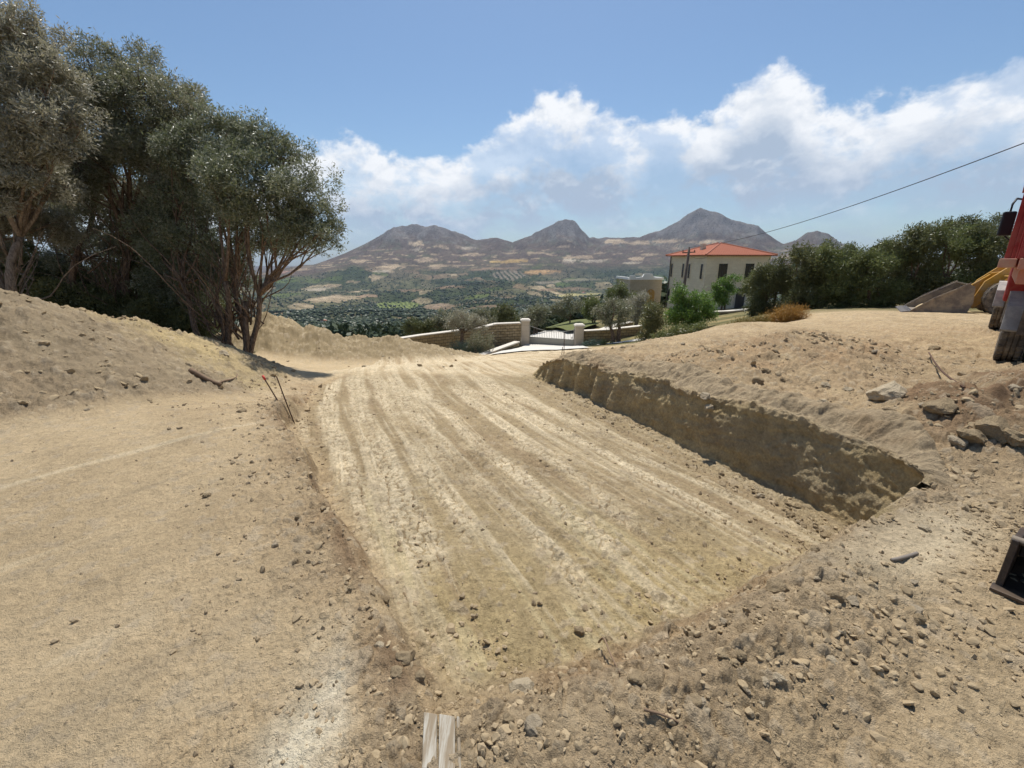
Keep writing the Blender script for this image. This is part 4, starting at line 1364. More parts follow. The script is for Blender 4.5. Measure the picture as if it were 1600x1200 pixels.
def ray_ground(u, v, tmax=40):
    r = ray(u, v)
    tt = np.geomspace(.8, tmax, 900)
    zz = ground_height(r[0] * tt, r[1] * tt)[0]
    below = np.nonzero(CAMZ + r[2] * tt < zz)[0]
    i = below[0] if len(below) else len(tt) - 1
    return Vector((r[0] * tt[i], r[1] * tt[i], zz[i]))


# ------------------------------------------------------------------ garden: walls, gate, drive
def wall_chain(name, label, cat, tops, h, thick, mat, cop=.07, over=.05, group=None):
    t = thing(name, label, cat, (tops[0][0], tops[0][1], tops[0][2] - h))
    o = Vector(t.location)
    mb, mc = MB(), MB()
    P = [Vector(p) for p in tops]
    n = len(P)
    side = []
    for i in range(n):
        d = (P[min(i + 1, n - 1)] - P[max(i - 1, 0)]); d.z = 0; d.normalize()
        side.append(Vector((-d.y, d.x, 0)))
    for m, th, z0, z1 in ((mb, thick / 2, -h, -cop), (mc, thick / 2 + over, -cop, 0)):
        vs = []
        for i in range(n):
            for sgn, zz in ((-1, z0), (1, z0), (1, z1), (-1, z1)):
                p = P[i] + side[i] * th * sgn - o
                p.z += zz
                vs.append(p)
        fs = [(0, 1, 2, 3), tuple((n - 1) * 4 + k for k in (3, 2, 1, 0))]
        for i in range(n - 1):
            for k in range(4):
                fs.append((i * 4 + k, i * 4 + 4 + k, i * 4 + 4 + (k + 1) % 4, i * 4 + (k + 1) % 4))
        m.add(vs, fs)
    mb.build('wall', mat, t)
    mc.build('coping', coping_mat, t, .012)
    return t


wall_chain('garden_wall', 'long rubble stone garden wall with pale coping, left of the gate', 'wall',
           [dpx(560, 538, 24.4), dpx(600, 531.5, 25.3), dpx(655, 523, 26.6), dpx(740, 512.5, 28.6), dpx(758, 509, 29.0), dpx(774, 505, 29.4), dpx(813, 503.5, 29.9)], 2.3, .38, garden_stone)
wall_chain('garden_wall', 'rubble stone garden wall right of the gate, half hidden by shrubs', 'wall',
           [dpx(912, 516, 28.9), dpx(950, 514, 29.2), dpx(1004, 508, 29.6)], 1.9, .36, garden_stone)
wall_chain('planter_wall', 'low pale planter wall on the garden terrace behind the right gate pillar', 'wall',
           [dpx(938, 515, 31.2), dpx(962, 507, 33.5), dpx(986, 502.5, 35)], .9, .4, garden_stone)
wall_chain('kerb_wall', 'low sloping stone kerb along the left side of the entrance', 'wall',
           [dpx(752, 553.5, 23.6), dpx(775, 545, 25.4), dpx(808, 533, 28.6)], .65, .32, garden_stone, .09)
wall_chain('terrace_wall', 'stone terrace wall with white coping below the house door', 'wall',
           [dpx(1092, 487, 34.0), dpx(1135, 485.5, 35.0), dpx(1182, 481, 36.2), dpx(1215, 478, 37)], 2.2, .4, garden_stone, .10)


def pillar(u, vtop, vbase, Y, label):
    b = at_y(u, vbase, Y); top = at_y(u, vtop, Y)
    h = top.z - b.z
    t = thing('gate_pillar', label, 'pillar', b, 0, 'gate pillars')
    m = MB(); m.box((0, 0, h / 2 - .25), (.56, .56, h + .3)); m.build('shaft', pillar_stone, t, .012)
    m = MB(); m.box((0, 0, h - .10 + .045), (.68, .68, .09)); m.box((0, 0, h - .01 + .03), (.60, .60, .06), None, .82); m.build('cap', coping_mat, t, .01)
    return b, h


pl, ph = pillar(820.5, 499, 540, 30, 'taller square stone pillar on the left side of the gate')
pr, prh = pillar(903.5, 507, 546, 28.6, 'square stone pillar on the right side of the gate')
gt = thing('driveway_gate', 'grey metal gate with thin upright bars above a solid panel', 'gate', ((pl.x + pr.x) / 2, (pl.y + pr.y) / 2, (pl.z + pr.z) / 2))
d = Vector((pr.x - pl.x, pr.y - pl.y, 0)); L = d.length - .62
gt.rotation_euler = (0, 0, math.atan2(d.y, d.x))
m = MB(); m.box((0, 0, .36), (L, .04, .50)); m.build('panel', gate_grey, gt)
m = MB()
m.box((-L / 2 + .03, 0, .78), (.05, .05, 1.44)); m.box((L / 2 - .03, 0, .72), (.05, .05, 1.32)); m.box((0, 0, .08), (L - .12, .05, .05)); m.box((0, 0, .635), (L - .12, .05, .05))
def gate_top(x): return 1.42 - .26 * math.sin(math.pi * (x / L + .5)) - .10 * (x / L + .5)
NP = 26
m.tube([(-L / 2 + .03 + (L - .06) * i / NP, 0, gate_top(-L / 2 + L * i / NP)) for i in range(NP + 1)], .022, 6)
m.build('frame', gate_grey, gt)
for i in range(1, NP):
    x = -L / 2 + L * i / NP
    m = MB(); m.tube([(x, 0, .66), (x, 0, gate_top(x))], .011, 5); m.build('bar', iron, gt)
m = MB(); m.box((L / 2 - .14, -.05, .78), (.05, .09, .14)); m.build('latch', iron, gt)


def drape(name, centre, width, mat, lift=.05, n=60, k=10):
    """a paved strip laid on the ground along a curved centre line"""
    c = np.array(centre, float)
    tt = np.linspace(0, len(c) - 1, n)
    cx = np.interp(tt, np.arange(len(c)), c[:, 0]); cy = np.interp(tt, np.arange(len(c)), c[:, 1])
    ker = np.ones(7) / 7
    cx[3:-3] = np.convolve(cx, ker, 'valid'); cy[3:-3] = np.convolve(cy, ker, 'valid')
    w = np.interp(tt, np.arange(len(c)), width if hasattr(width, '__len__') else [width] * len(c))
    dx, dy = np.gradient(cx), np.gradient(cy); l = np.hypot(dx, dy); nx, ny = -dy / l, dx / l
    s = np.linspace(-.5, .5, k)
    X = cx[:, None] + nx[:, None] * w[:, None] * s; Y = cy[:, None] + ny[:, None] * w[:, None] * s
    Z = ground_height(X, Y)[0] + lift
    ia = np.arange(n - 1)[:, None]; ir = np.arange(k - 1)[None]
    F = np.stack([ia * k + ir, (ia + 1) * k + ir, (ia + 1) * k + ir + 1, ia * k + ir + 1], -1).reshape(-1, 4)
    o = mesh_obj(name, np.stack([X, Y, Z], -1).reshape(-1, 3), F, mat, smooth=True)
    o['kind'] = 'structure'
    return o


drape('driveway', [(1.4, 21.8), (2.0, 25), (2.7, 29.3), (3.2, 33), (2.6, 37), (.4, 41), (-3, 44)], [5.4, 4.4, 3.5, 5.2, 5.0, 4.6, 4], concrete, .06)
drape('path', [(5.4, 27.0), (7.2, 26.4), (9.5, 25.6), (11, 25)], [.8, .9, 1.4, 1.6], concrete, .05, 30, 6)
lawn_m = simple_mat('lawn_green', (.12, .13, .04), .95, .4, 2, 0, .03)
drape('lawn', [(4.9, 34), (5.6, 37.5), (5.4, 42), (4.5, 46)], [1.0, 4.2, 4.6, 3.0], lawn_m, .35, 40, 12)

# young and old trees of the garden
gar = [
    ('olive_tree', 'old olive tree with a thick dark trunk before the garden wall, left of the gate', 722, 542, 25.5, [((0, 0), dpx(722, 520, 25.5))],
     [(705, 505, 11), (722, 496, 12), (742, 500, 11), (752, 508, 9), (715, 512, 9), (735, 510, 8)], silver_leaf, 5200, .11, .03, .24),
    ('olive_tree', 'olive tree behind the left garden wall, at the spoil heap end', 655, 520, 36, None, [(640, 513, 11), (655, 508, 12), (670, 512, 10)], dark_leaf, 4200, .17, .06, .1),
    ('olive_tree', 'olive tree behind the left garden wall, beside the old thick trunk', 690, 516, 36.5, None, [(680, 506, 12), (696, 502, 13), (708, 508, 10)], olive_leaf, 4200, .17, .06, .1),
    ('olive_tree', 'olive tree behind the highest stretch of the left garden wall', 745, 508, 37, None, [(730, 502, 11), (748, 494, 13), (742, 504, 12), (760, 500, 12)], olive_leaf, 4600, .17, .06, .1),
    ('olive_tree', 'dark olive tree standing behind the left gate pillar, over the wall end', 785, 505, 38, None, [(772, 494, 13), (790, 488, 14), (800, 496, 12), (780, 502, 12)], dark_leaf, 5200, .17, .06, .1),
    ('olive_tree', 'round olive tree just right of the left gate pillar, inside the garden', 836, 508, 39, None, [(826, 492, 11), (842, 488, 12), (838, 499, 11)], olive_leaf, 4200, .17, .06, .1),
    ('olive_tree', 'gnarled olive tree on the lawn seen through the gate', 890, 512, 40, [((0, 0), dpx(890, 497, 40))], [(872, 482, 10), (888, 474, 11), (902, 480, 9), (880, 490, 7), (866, 488, 7)], olive_leaf, 4600, .15, .05, .25),
    ('garden_tree', 'slender green tree behind the right gate pillar', 928, 512, 38, None, [(920, 480, 11), (932, 472, 12), (926, 492, 10), (915, 490, 8)], shrub_leaf, 4200, .15, .055, .2),
    ('olive_tree', 'leaning olive tree with a dark trunk before the wall right of the gate', 957, 540, 27.4, [((0, 0), dpx(955, 515, 27.4)), ((.35, 0), dpx(968, 512, 27.4))],
     [(940, 490, 13), (958, 480, 14), (975, 486, 13), (948, 502, 10), (968, 500, 10)], olive_leaf, 6200, .12, .035, .22),
    ('garden_tree', 'bright green tree in the garden, before the white parapet of the low wing', 966, 500, 42, None, [(955, 462, 10), (968, 452, 12), (980, 462, 11), (965, 474, 14), (985, 478, 10)], shrub_leaf, 5200, .16, .06, .1),
    ('olive_tree', 'grey green olive tree below the low wing, left of the round dark shrub', 992, 512, 34, None, [(985, 478, 12), (1000, 468, 12), (1005, 482, 14), (990, 494, 13)], silver_leaf, 5600, .14, .045, .15),
    ('round_shrub', 'dense dark upright shrub at the foot of the bank, left of the bright lemon tree', 1016, 545, 22.5, None, [(1012, 500, 17), (1022, 485, 16), (1018, 515, 18), (1015, 530, 14), (1028, 505, 15)], dark_leaf, 9000, .10, .035, .0),
    ('lemon_tree', 'bright green lemon tree below the narrow windows of the house', 1075, 530, 24.5, None, [(1055, 480, 18), (1075, 465, 18), (1095, 480, 18), (1068, 500, 20), (1092, 500, 18), (1060, 455, 9), (1108, 492, 11), (1048, 498, 12)], lemon_leaf, 13000, .12, .05, .1),
    ('lemon_tree', 'smaller green lemon tree at the corner of the house by the pale door jamb', 1128, 485, 37, None, [(1120, 455, 11), (1133, 446, 11), (1142, 455, 9), (1126, 468, 12), (1150, 435, 6)], lemon_leaf, 6000, .14, .06, .05),
    ('garden_tree', 'olive green tree before the house door, left end of the dark hedge', 1180, 490, 30, None, [(1168, 452, 11), (1180, 440, 12), (1186, 462, 12)], shrub_leaf, 5000, .14, .05, .1),
]
for i, (nm, lbl, u, v, Y, stems, bl, lf, nl, ll, lw, gap) in enumerate(gar):
    b = grounded(u, v, Y)
    B = pxblobs(bl, Y)
    top = np.array(B)[:, :3].mean(0)
    if stems is None:
        stems = [((0, 0), tuple(np.array(b) * .5 + top * .5)), ((.15, .1), tuple(np.array(b) * .45 + top * .55 + np.array((.2, .1, 0))))]
        if nm == 'round_shrub':
            stems = stems[:1]
    make_tree(nm, lbl, 'shrub' if 'shrub' in nm else 'tree', b, stems, B, 60 + i, lf, nl, bark, 10, ll, lw, None, gap, .16 if 'thick' in lbl or 'trunk' in lbl else .09, 30, .4, .05, .09, .9)

small = [
    ('lavender_bush', 'blue green lavender bush at the foot of the old olive tree', 728, 545, 24.6, [(718, 545, 9), (732, 543, 10), (745, 546, 9), (708, 543, 7)], teal_leaf, 3200, .10, .02),
    ('dry_bush', 'wispy pale green bush right of the old thick olive trunk', 752, 548, 24.4, [(745, 530, 10), (757, 535, 9), (762, 545, 8), (738, 538, 9), (768, 525, 6)], olive_leaf, 2600, .12, .02),
    ('lavender_bush', 'blue green lavender bush at the foot of the right gate pillar', 925, 545, 27.2, [(915, 540, 7), (928, 538, 8), (940, 541, 7)], teal_leaf, 2600, .10, .02),
    ('lavender_bush', 'smaller green shrub between the lavender and the leaning olive trunk', 952, 543, 26.6, [(944, 541, 6), (955, 541, 6)], shrub_leaf, 1800, .10, .02),
    ('dry_bush', 'golden dry bush on the crest of the bank before the hedge', 1232, 512, 15.8, [(1212, 500, 13), (1230, 493, 14), (1247, 492, 11), (1222, 508, 11), (1240, 504, 11), (1200, 506, 9)], dry_leaf, 9000, .13, .012),
    ('dry_bush', 'yellow green dry weeds sloping down left of the golden bush', 1180, 512, 15.4, [(1188, 505, 8), (1172, 508, 7), (1160, 509, 6), (1150, 512, 5), (1140, 514, 4)], leaf_mat('weed_leaf', (.17, .13, .04), (.34, .27, .09), .1, .3), 4500, .12, .014),
    ('ground_bush', 'low green bush below the lemon tree, at the edge of the bank', 1035, 535, 20, [(1030, 528, 9), (1042, 524, 9), (1055, 520, 9), (1075, 518, 10), (1095, 513, 9)], shrub_leaf, 4200, .10, .035),
]
for i, (nm, lbl, u, v, Y, bl, lf, nl, ll, lw) in enumerate(small):
    b = grounded(u, v, Y)
    make_shrub(nm, lbl, b, pxblobs(bl, Y), 90 + i, lf, nl, ll, lw, 10, None, .0, 'bush', .05, .015, 24, .3)

# ------------------------------------------------------------------ the house
hs = thing('house', 'pale stone house with a hipped terracotta roof and narrow upright windows', 'house', (18.3, 42, -3.3), math.radians(8.05))
HL, HR, HH = 7.0, 6.6, 5.26
m = MB()
m.box((HR / 2, HL / 2, HH / 2 - .3), (HR, HL, HH + .6)); m.build('wall', house_stone, hs)
# roof with real thickness; uv runs across and along each slope so the tile courses follow it
rf = bpy.data.meshes.new('roof')
ov = .38
x0, x1, y0, y1 = -ov, HR + ov, -ov, HL + ov
ze, za = HH + .0, HH + 1.28
rx0, rx1, ry = HR / 2 - .0, HR / 2 + .0, HL / 2
pv = [(x0, y0, ze + .1), (x1, y0, ze + .1), (x1, y1, ze + .1), (x0, y1, ze + .1), (HR / 2, ry - .25, za), (HR / 2, ry + .25, za),
      (x0, y0, ze), (x1, y0, ze), (x1, y1, ze), (x0, y1, ze)]
pf = [(0, 1, 4), (1, 2, 5, 4), (2, 3, 5), (3, 0, 4, 5), (6, 7, 1, 0), (7, 8, 2, 1), (8, 9, 3, 2), (9, 6, 0, 3), (9, 8, 7, 6)]
rf.from_pydata(pv, [], pf)
uvl = rf.uv_layers.new(name='UVMap')
for p in rf.polygons:
    for li in p.loop_indices:
        co = rf.vertices[rf.loops[li].vertex_index].co
        if p.index in (1, 3):
            uvl.data[li].uv = (co.y, co.x)
        else:
            uvl.data[li].uv = (co.x, co.y)
rf.materials.append(terracotta)
ro = bpy.data.objects.new('roof', rf); COL.objects.link(ro); ro.parent = hs
m = MB()
for a, b in (((x0, y0), 4), ((x1, y0), 4), ((x0, y1), 5), ((x1, y1), 5)):
    m.tube([(a[0], a[1], ze + .11), pv[b]], .075, 6)
m.build('hip_tiles', simple_mat('hip_tile', (.38, .14, .085), .8, .2, 6), ro)
m = MB(); m.box((HR / 2 - 1.9, HL / 2 - .3, HH + .75), (.4, .4, .9)); m.build('chimney', house_stone, ro)
m = MB(); m.tube([(-.09, HL - .3, HH - .05), (-.09, HL - .3, -.3)], .05, 8); m.build('drainpipe', iron, hs)


def house_window(x, y, face, w, z0, z1, name='window', gl=glass_dark):
    f = MB(); fr = .07
    def bx(mb, c, s):      # c = (along, z), s = (w, h, depth)
        if face == 'l':
            mb.box((-.0 - s[2] / 2 + .05, c[0], c[1]), (s[2], s[0], s[1]))
        else:
            mb.box((c[0], -s[2] / 2 + .05, c[1]), (s[0], s[2], s[1]))
    a = y if face == 'l' else x
    zc, h = (z0 + z1) / 2, z1 - z0
    bx(f, (a - w / 2 - fr / 2, zc), (fr, h + 2 * fr, .10)); bx(f, (a + w / 2 + fr / 2, zc), (fr, h + 2 * fr, .10))
    bx(f, (a, z1 + fr / 2), (w, fr, .10)); 
    if name == 'window':
        bx(f, (a, z0 - fr / 2), (w, fr, .14))
    o = f.build(name, house_stone if name == 'window' else coping_mat, hs)
    p = MB(); bx(p, (a, zc), (w, h, .065)); p.build('pane' if name == 'window' else 'leaf', gl, o)
    if w > .6:
        g = MB(); bx(g, (a, zc), (.05, h, .085)); g.build('mullion', shutter, o)


for y in (.62, 2.85, 4.05, 6.4):
    house_window(0, y, 'l', .40, 3.12, 4.50)
for x in (1.75, 4.5):
    house_window(x, 0, 'f', .92, 3.05, 4.55)
house_window(3.95, 0, 'f', 1.0, .1, 2.25, 'door', shutter)
house_window(0, 6.5, 'l', .40, .5, 1.8)

wing_stone = stone_mat('wing_stone', (.46, .40, .31), (.41, .355, .27), (.36, .31, .24), .55, .24, .008, .008, .14)
wg = thing('house_wing', 'low pale wing with a white stepped parapet left of the stone house', 'building', (13.45, 50.2, -4.4), math.radians(6))
m = MB(); m.box((1.9, 2.2, 1.9), (3.8, 4.4, 3.8)); m.build('wall', wing_stone, wg)
m = MB()
m.prism([(-.1, 3.80), (3.9, 3.80), (3.9, 4.02), (2.9, 4.02), (2.7, 4.12), (2.55, 4.45), (1.55, 4.45), (1.40, 4.12), (.6, 4.05), (.5, 4.25), (-.1, 4.25)], -.12, .12)
m.box((3.75, 2.4, 3.93), (.24, 4.2, .26)); m.box((-.02, 2.4, 3.93), (.24, 4.2, .26))
m.build('parapet', white_plaster, wg)
m = MB()
arch = [(2.1, .2), (3.0, .2), (3.0, 2.3)] + [(2.55 + .45 * math.cos(a), 2.3 + .45 * math.sin(a)) for a in np.linspace(0, math.pi, 9)[1:-1]] + [(2.1, 2.3)]
m.prism(arch, -.06, .02); m.build('arched_door', simple_mat('ochre_wood', (.36, .22, .07), .7, .2, 5), wg)

# ------------------------------------------------------------------ power pole and cable
pt = thing('power_pole', 'slim dark wooden power pole before the narrow windows of the house', 'pole', (14.07, 36, -4.3))
m = MB(); m.tube([(0, 0, -.3), (.02, 0, 3.5), (.10, 0, 6.75)], [.13, .115, .095], 10); m.build('mast', pole_wood, pt, smooth=True)
m = MB(); m.beam((-.42, 0, 6.45), (.62, 0, 6.50), .07, .08); m.build('crossarm', pole_wood, pt)
for x in (-.38, .10, .56):
    m = MB(); m.lathe([(.0, 0), (.035, .0), (.05, .05), (.03, .08), (.045, .11), (.0, .16)], (x, 0, 6.53 if x != .10 else 6.74), 'z', 8); m.build('insulator', iron, pt, smooth=True)
S = Vector((14.17, 36, 2.56)); E = at_y(1790, 150, 9.5)
cp = []
for i in range(61):
    f = i / 60
    p = S.lerp(E, f)
    p.z -= 4 * .55 * f * (1 - f)
    cp.append(p)
m = MB(); m.tube(cp, .013, 5)
tag(m.build('power_cable', cable_mat), 'black overhead cable running from the pole by the house up to the right', 'cable')
S2 = Vector((14.17 - .5, 36, 2.3)); E2 = Vector((17.6, 44.5, 2.05))
m = MB(); m.tube([Vector((13.7, 36, 2.28)).lerp(Vector((18.5, 42.2, 1.9)), i / 12) - Vector((0, 0, .35 * 4 * (i / 12) * (1 - i / 12))) for i in range(13)], .010, 4)
tag(m.build('power_cable', cable_mat), 'short thin service cable from the pole to the corner of the house', 'cable')


# ------------------------------------------------------------------ machines
def tyre_mesh(R, w, lugs, rim_r, c, side=1):
    """tyre (axis y) with a tread of blocks"""
    mb = MB()
    hw = w / 2
    prof = [(rim_r, -hw * .8), (R * .80, -hw), (R * .93, -hw * .98), (R * .985, -hw * .84), (R * .985, -hw * .5), (R * .955, -hw * .47), (R * .955, -hw * .38), (R * .985, -hw * .35), (R * .985, -hw * .05), (R * .955, -hw * .03),
            (R * .955, hw * .03), (R * .985, hw * .05), (R * .985, hw * .35), (R * .955, hw * .38), (R * .955, hw * .47), (R * .985, hw * .5), (R * .985, hw * .84), (R * .93, hw * .98), (R * .80, hw), (rim_r, hw * .8)]
    mb.lathe(prof, c, 'y', 40)
    for i in range(lugs):
        a = 2 * math.pi * i / lugs
        for s in (-1, 1):
            q = Matrix.Rotation(-a, 3, 'Y')
            p = q @ Vector((R * .985, s * hw * .68, 0)) + Vector(c)
            mb.box(p, (R * .04, hw * .42, R * .075), q)
    return mb


def rim_mesh(rim_r, w, c, side):
    mb = MB(); h = side * w / 2
    mb.lathe([(rim_r, -h * .8), (rim_r, h * .78), (rim_r * .9, h * .82), (rim_r * .82, h * .4), (rim_r * .4, h * .5), (rim_r * .34, h * .95), (.0, h * .95)], c, 'y', 28)
    for i in range(8):
        a = 2 * math.pi * i / 8
        mb.lathe([(.0, 0), (.02, 0), (.02, .05), (0, .05)], (c[0] + rim_r * .62 * math.cos(a), c[1] + h * .5, c[2] + rim_r * .62 * math.sin(a)), 'y', 6)
    return mb


def wheel(parent, c, R, w, lugs, rim_r, side, rim_mat):
    """one wheel: the rim carries the tyre"""
    tb = tyre_mesh(R, w, lugs, rim_r, c).build('wheel', tyre_mat, parent, smooth=False)
    rim_mesh(rim_r, w, c, side).build('rim', rim_mat, tb, smooth=False)
    return tb


# tipper truck, seen from behind its left rear corner at the right edge
TH = math.atan2(.672, .74)
TO = Vector((9.07, 6.40, 0)); TO.z = ground_z(8.6, 7.0) + .01
tk = thing('dump_truck', 'red dump truck with ribbed body and dusty grey mudguards at the right edge', 'truck', TO, TH)
for y in (-.98, .98):
    m = MB(); m.box((2.0, y * .42, .98), (6.2, .10, .26)); m.build('chassis_rail', dark_steel, tk, .01)
BW = 1.32
m = MB()      # tipper body: floor, two sides, front and tail
m.box((1.25, 0, 1.62), (4.8, BW * 2 - .1, .10))
m.box((3.62, 0, 2.35), (.07, BW * 2 - .1, 1.5))
for s in (-1, 1):
    m.box((1.25, s * (BW - .05), 2.36), (4.8, .06, 1.42))
m.box((-1.18, 0, 2.36), (.06, BW * 2 - .12, 1.42))
body = m.build('tipper_body', red_paint, tk, .01)
m = MB()
for s in (-1, 1):
    for i in range(22):
        m.box((-1.05 + i * .215, s * (BW + .012), 2.32), (.075, .07, 1.30))
    m.box((1.25, s * (BW + .0), 3.08), (4.94, .16, .12))
for i in range(13):
    m.box((-1.245, -1.2 + i * .2, 2.32), (.07, .075, 1.30))
m.box((-1.2, 0, 3.08), (.16, BW * 2 - .17, .12))
m.build('body_ribs', red_paint, body, .008)
m = MB()
for s in (-1, 1):
    m.box((1.25, s * (BW + .0), 1.61), (5.0, .18, .13)); m.box((1.25, s * (BW - .2), 1.42), (4.7, .12, .22))
m.box((-1.25, 0, 1.60), (.18, BW * 2 - .22, .16))
m.build('lower_rail', salmon, body, .012)
for s in (-1, 1):
    m = MB(); m.beam((-1.31 - .01 * s, s * (BW - .02), 2.9), (-1.31 - .01 * s, -s * .2, 2.35), .018, .05); m.build('tail_brace', salmon, body)
for s in (-1, 1):
    for y, wv in ((1.0, .30), (.66, .30)):
        wheel(tk, (0, s * y, .51), .51, wv, 30, .29, s, guard_mat)
    wheel(tk, (5.1, s * 1.14, .51), .51, .30, 30, .29, s, guard_mat)
    for gx_ in (0, 5.1):
        g = MB()
        gy_ = s * (.84 if gx_ == 0 else 1.12); gw = .68 if gx_ == 0 else .42
        prof = [(-.74, .60), (-.60, .96), (-.30, 1.15), (.30, 1.15), (.60, .96), (.74, .60)]
        outer = [(gx_ + a, b) for a, b in prof]; inner = [(gx_ + a * .965, b - .03) for a, b in prof]
        for i in range(5):
            g.prism([outer[i], outer[i + 1], inner[i + 1], inner[i]], gy_ - gw / 2, gy_ + gw / 2)
        go = g.build('mudguard', guard_mat, tk, .006)
        f = MB(); f.box((gx_ - .77, gy_ - s * .09, .74), (.03, gw - .18, .40), Matrix.Rotation(-.12, 3, 'Y')); f.build('mud_flap', flap_mat, go, .004)
        for bx_ in (-.45, .45):
            b = MB(); b.beam((gx_ + bx_, gy_, 1.12), (gx_ + bx_, gy_ * .6, 1.34), .06, .06); b.build('bracket', guard_mat, go)
m = MB(); m.tube([(0, -1.1, .51), (0, 1.1, .51)], .07, 10); m.build('axle', dark_steel, tk)
m = MB(); m.tube([(5.1, -1.1, .51), (5.1, 1.1, .51)], .06, 10); m.build('axle', dark_steel, tk)
m = MB(); m.box((-1.15, 0, .95), (.12, 1.9, .14)); m.build('rear_bumper', salmon, tk, .01)
for s in (-1, 1):
    m = MB(); m.box((-1.215, s * .62, .95), (.03, .22, .08)); m.build('tail_lamp', simple_mat('lamp_red', (.35, .02, .015), .3, .1, 6), tk, .01)
m = MB()
cab_prof = [(3.86, .75), (5.95, .75), (6.02, 1.7), (5.82, 2.72), (5.5, 2.86), (3.86, 2.86)]
m.prism(cab_prof, -1.2, 1.2); cab = m.build('cab', red_paint, tk, .04)
for s in (-1, 1):
    m = MB(); m.prism([(4.55, 1.72), (5.72, 1.72), (5.56, 2.55), (4.55, 2.55)], s * 1.195, s * 1.207); m.build('side_window', glass_dark, cab)
    m = MB()
    m.tube([(4.9, s * 1.19, 2.72), (4.75, s * 1.36, 2.98), (4.45, s * 1.45, 2.98), (4.3, s * 1.49, 2.86), (4.27, s * 1.49, 2.68)], .022, 8)
    ml_ = MB(); ml_.tube([(4.9, s * 1.19, 2.0), (4.4, s * 1.35, 2.06), (4.27, s * 1.49, 2.2)], .016, 8); ml_.build('mirror_stay', black_plastic, tk, smooth=True)
    arm = m.build('mirror_arm', black_plastic, tk, smooth=True)
    m = MB(); m.box((4.27, s * 1.49, 2.44), (.12, .22, .52), Matrix.Rotation(s * .10, 3, 'Z')); m.build('mirror', black_plastic, arm, .035)
    m = MB(); m.box((6.0, s * .85, 1.05), (.06, .34, .2)); m.build('headlight', bright_steel, cab, .02)
m = MB(); m.box((5.905, 0, 2.18), (.03, 2.0, .78), Matrix.Rotation(-.20, 3, 'Y')); m.build('windscreen', glass_dark, cab)
m = MB(); m.box((6.05, 0, .72), (.16, 2.4, .34)); m.build('front_bumper', guard_mat, tk, .03)

simple_tooth = simple_mat('tooth_steel', (.26, .25, .25), .5, .3, 9, .5)
# wheel loader behind the truck
LO = Vector((16.84, 16.32, 0)); LO.z = ground_z(16.2, 16.6) + .02
ld = thing('wheel_loader', 'yellow wheel loader with its worn bucket lowered onto the bare bank', 'loader', LO, math.atan2(.6, -.8))
BH = 1.2
m = MB()
side = [(1.45, .0), (1.50, .05), (.95, .52), (.10, 1.10), (-.06, 1.0), (-.12, .45), (-.02, .06), (.05, .0)]
for s in (-1, 1):
    m.prism(side, s * (BH - .025) - .025, s * (BH - .025) + .025)
shell = [(1.48, .0), (.05, .0), (-.02, .06), (-.12, .45), (-.06, 1.0), (.10, 1.10)]
shell_i = [(1.48, .035), (.06, .04), (.02, .08), (-.08, .45), (-.02, .98), (.10, 1.06)]
for i in range(5):
    m.prism([shell[i], shell[i + 1], shell_i[i + 1], shell_i[i]], -BH + .05, BH - .05)
bk = m.build('bucket', steel, ld, .008)
m = MB()
for s in (-1, 1):
    m = MB(); m.prism([(1.50, .035), (1.46, .10), (.92, .58), (.08, 1.15), (.06, 1.10), (.90, .51)], s * (BH + .015) - .015, s * (BH + .015) + .015)
    m.build('side_edge', steel, bk)
m = MB(); m.box((.5, BH + .012, .16), (.75, .02, .16)); m.build('wear_plate', steel, bk)
for i in range(8):
    y = -BH + .12 + i * (2 * BH - .24) / 7
    m = MB(); m.prism([(1.38, -.005), (1.74, .0), (1.72, .03), (1.56, .075), (1.38, .075)], y - .045, y + .045); m.build('tooth', simple_tooth, bk, .006)
m = MB()
rng = np.random.default_rng(5)
tuv = bmesh.new(); bmesh.ops.create_icosphere(tuv, subdivisions=3, radius=1)
for vtx in tuv.verts:
    q = vtx.co.copy(); nn = 1 + .25 * float(vnoise(np.array([q.x * 3 + 5]), np.array([q.y * 3 + q.z * 2]), 3)[0])
    vtx.co = Vector((q.x * .5 + .75, q.y * .8 + .1, max(q.z, -.1) * .26 + .06)) * 1.0 * (1 if True else nn)
    vtx.co.z *= nn
me = bpy.data.meshes.new('soil_load'); tuv.to_mesh(me); tuv.free(); me.materials.append(simple_mat('load_soil', (.46, .35, .20), .95, .3, 8, 0, .02))
so = bpy.data.objects.new('soil_load', me); COL.objects.link(so)
tag(so, 'small pile of yellowish soil lying in the loader bucket', 'soil'); so.matrix_world = Matrix.Translation(LO) @ Matrix.Rotation(math.atan2(.6, -.8), 4, 'Z')
for s in (-1, 1):
    m = MB()
    up = [(-.06, .30), (-.24, .22), (-.40, .42), (-.52, .95), (-1.05, 1.52), (-2.1, 1.78), (-2.75, 1.66), (-2.75, 1.92), (-2.1, 2.08), (-.92, 1.80), (-.34, 1.18), (-.18, .62)]
    m.prism(up, s * .62 - .055, s * .62 + .055)
    m.build('lift_arm', yellow, ld, .012)
    wheel(ld, (-.98, s * .98, .62), .63, .48, 22, .32, s, yellow)
    wheel(ld, (-3.4, s * .98, .62), .63, .48, 22, .32, s, yellow)
    m = MB()
    prof = [(-1.85, .7), (-1.62, 1.16), (-1.2, 1.36), (-.75, 1.36)]
    for i in range(3):
        a, b = prof[i], prof[i + 1]
        m.prism([a, b, (b[0], b[1] + .04), (a[0], a[1] + .04)], s * .99 - .26, s * .99 + .26)
    m.build('fender', yellow, ld, .006)
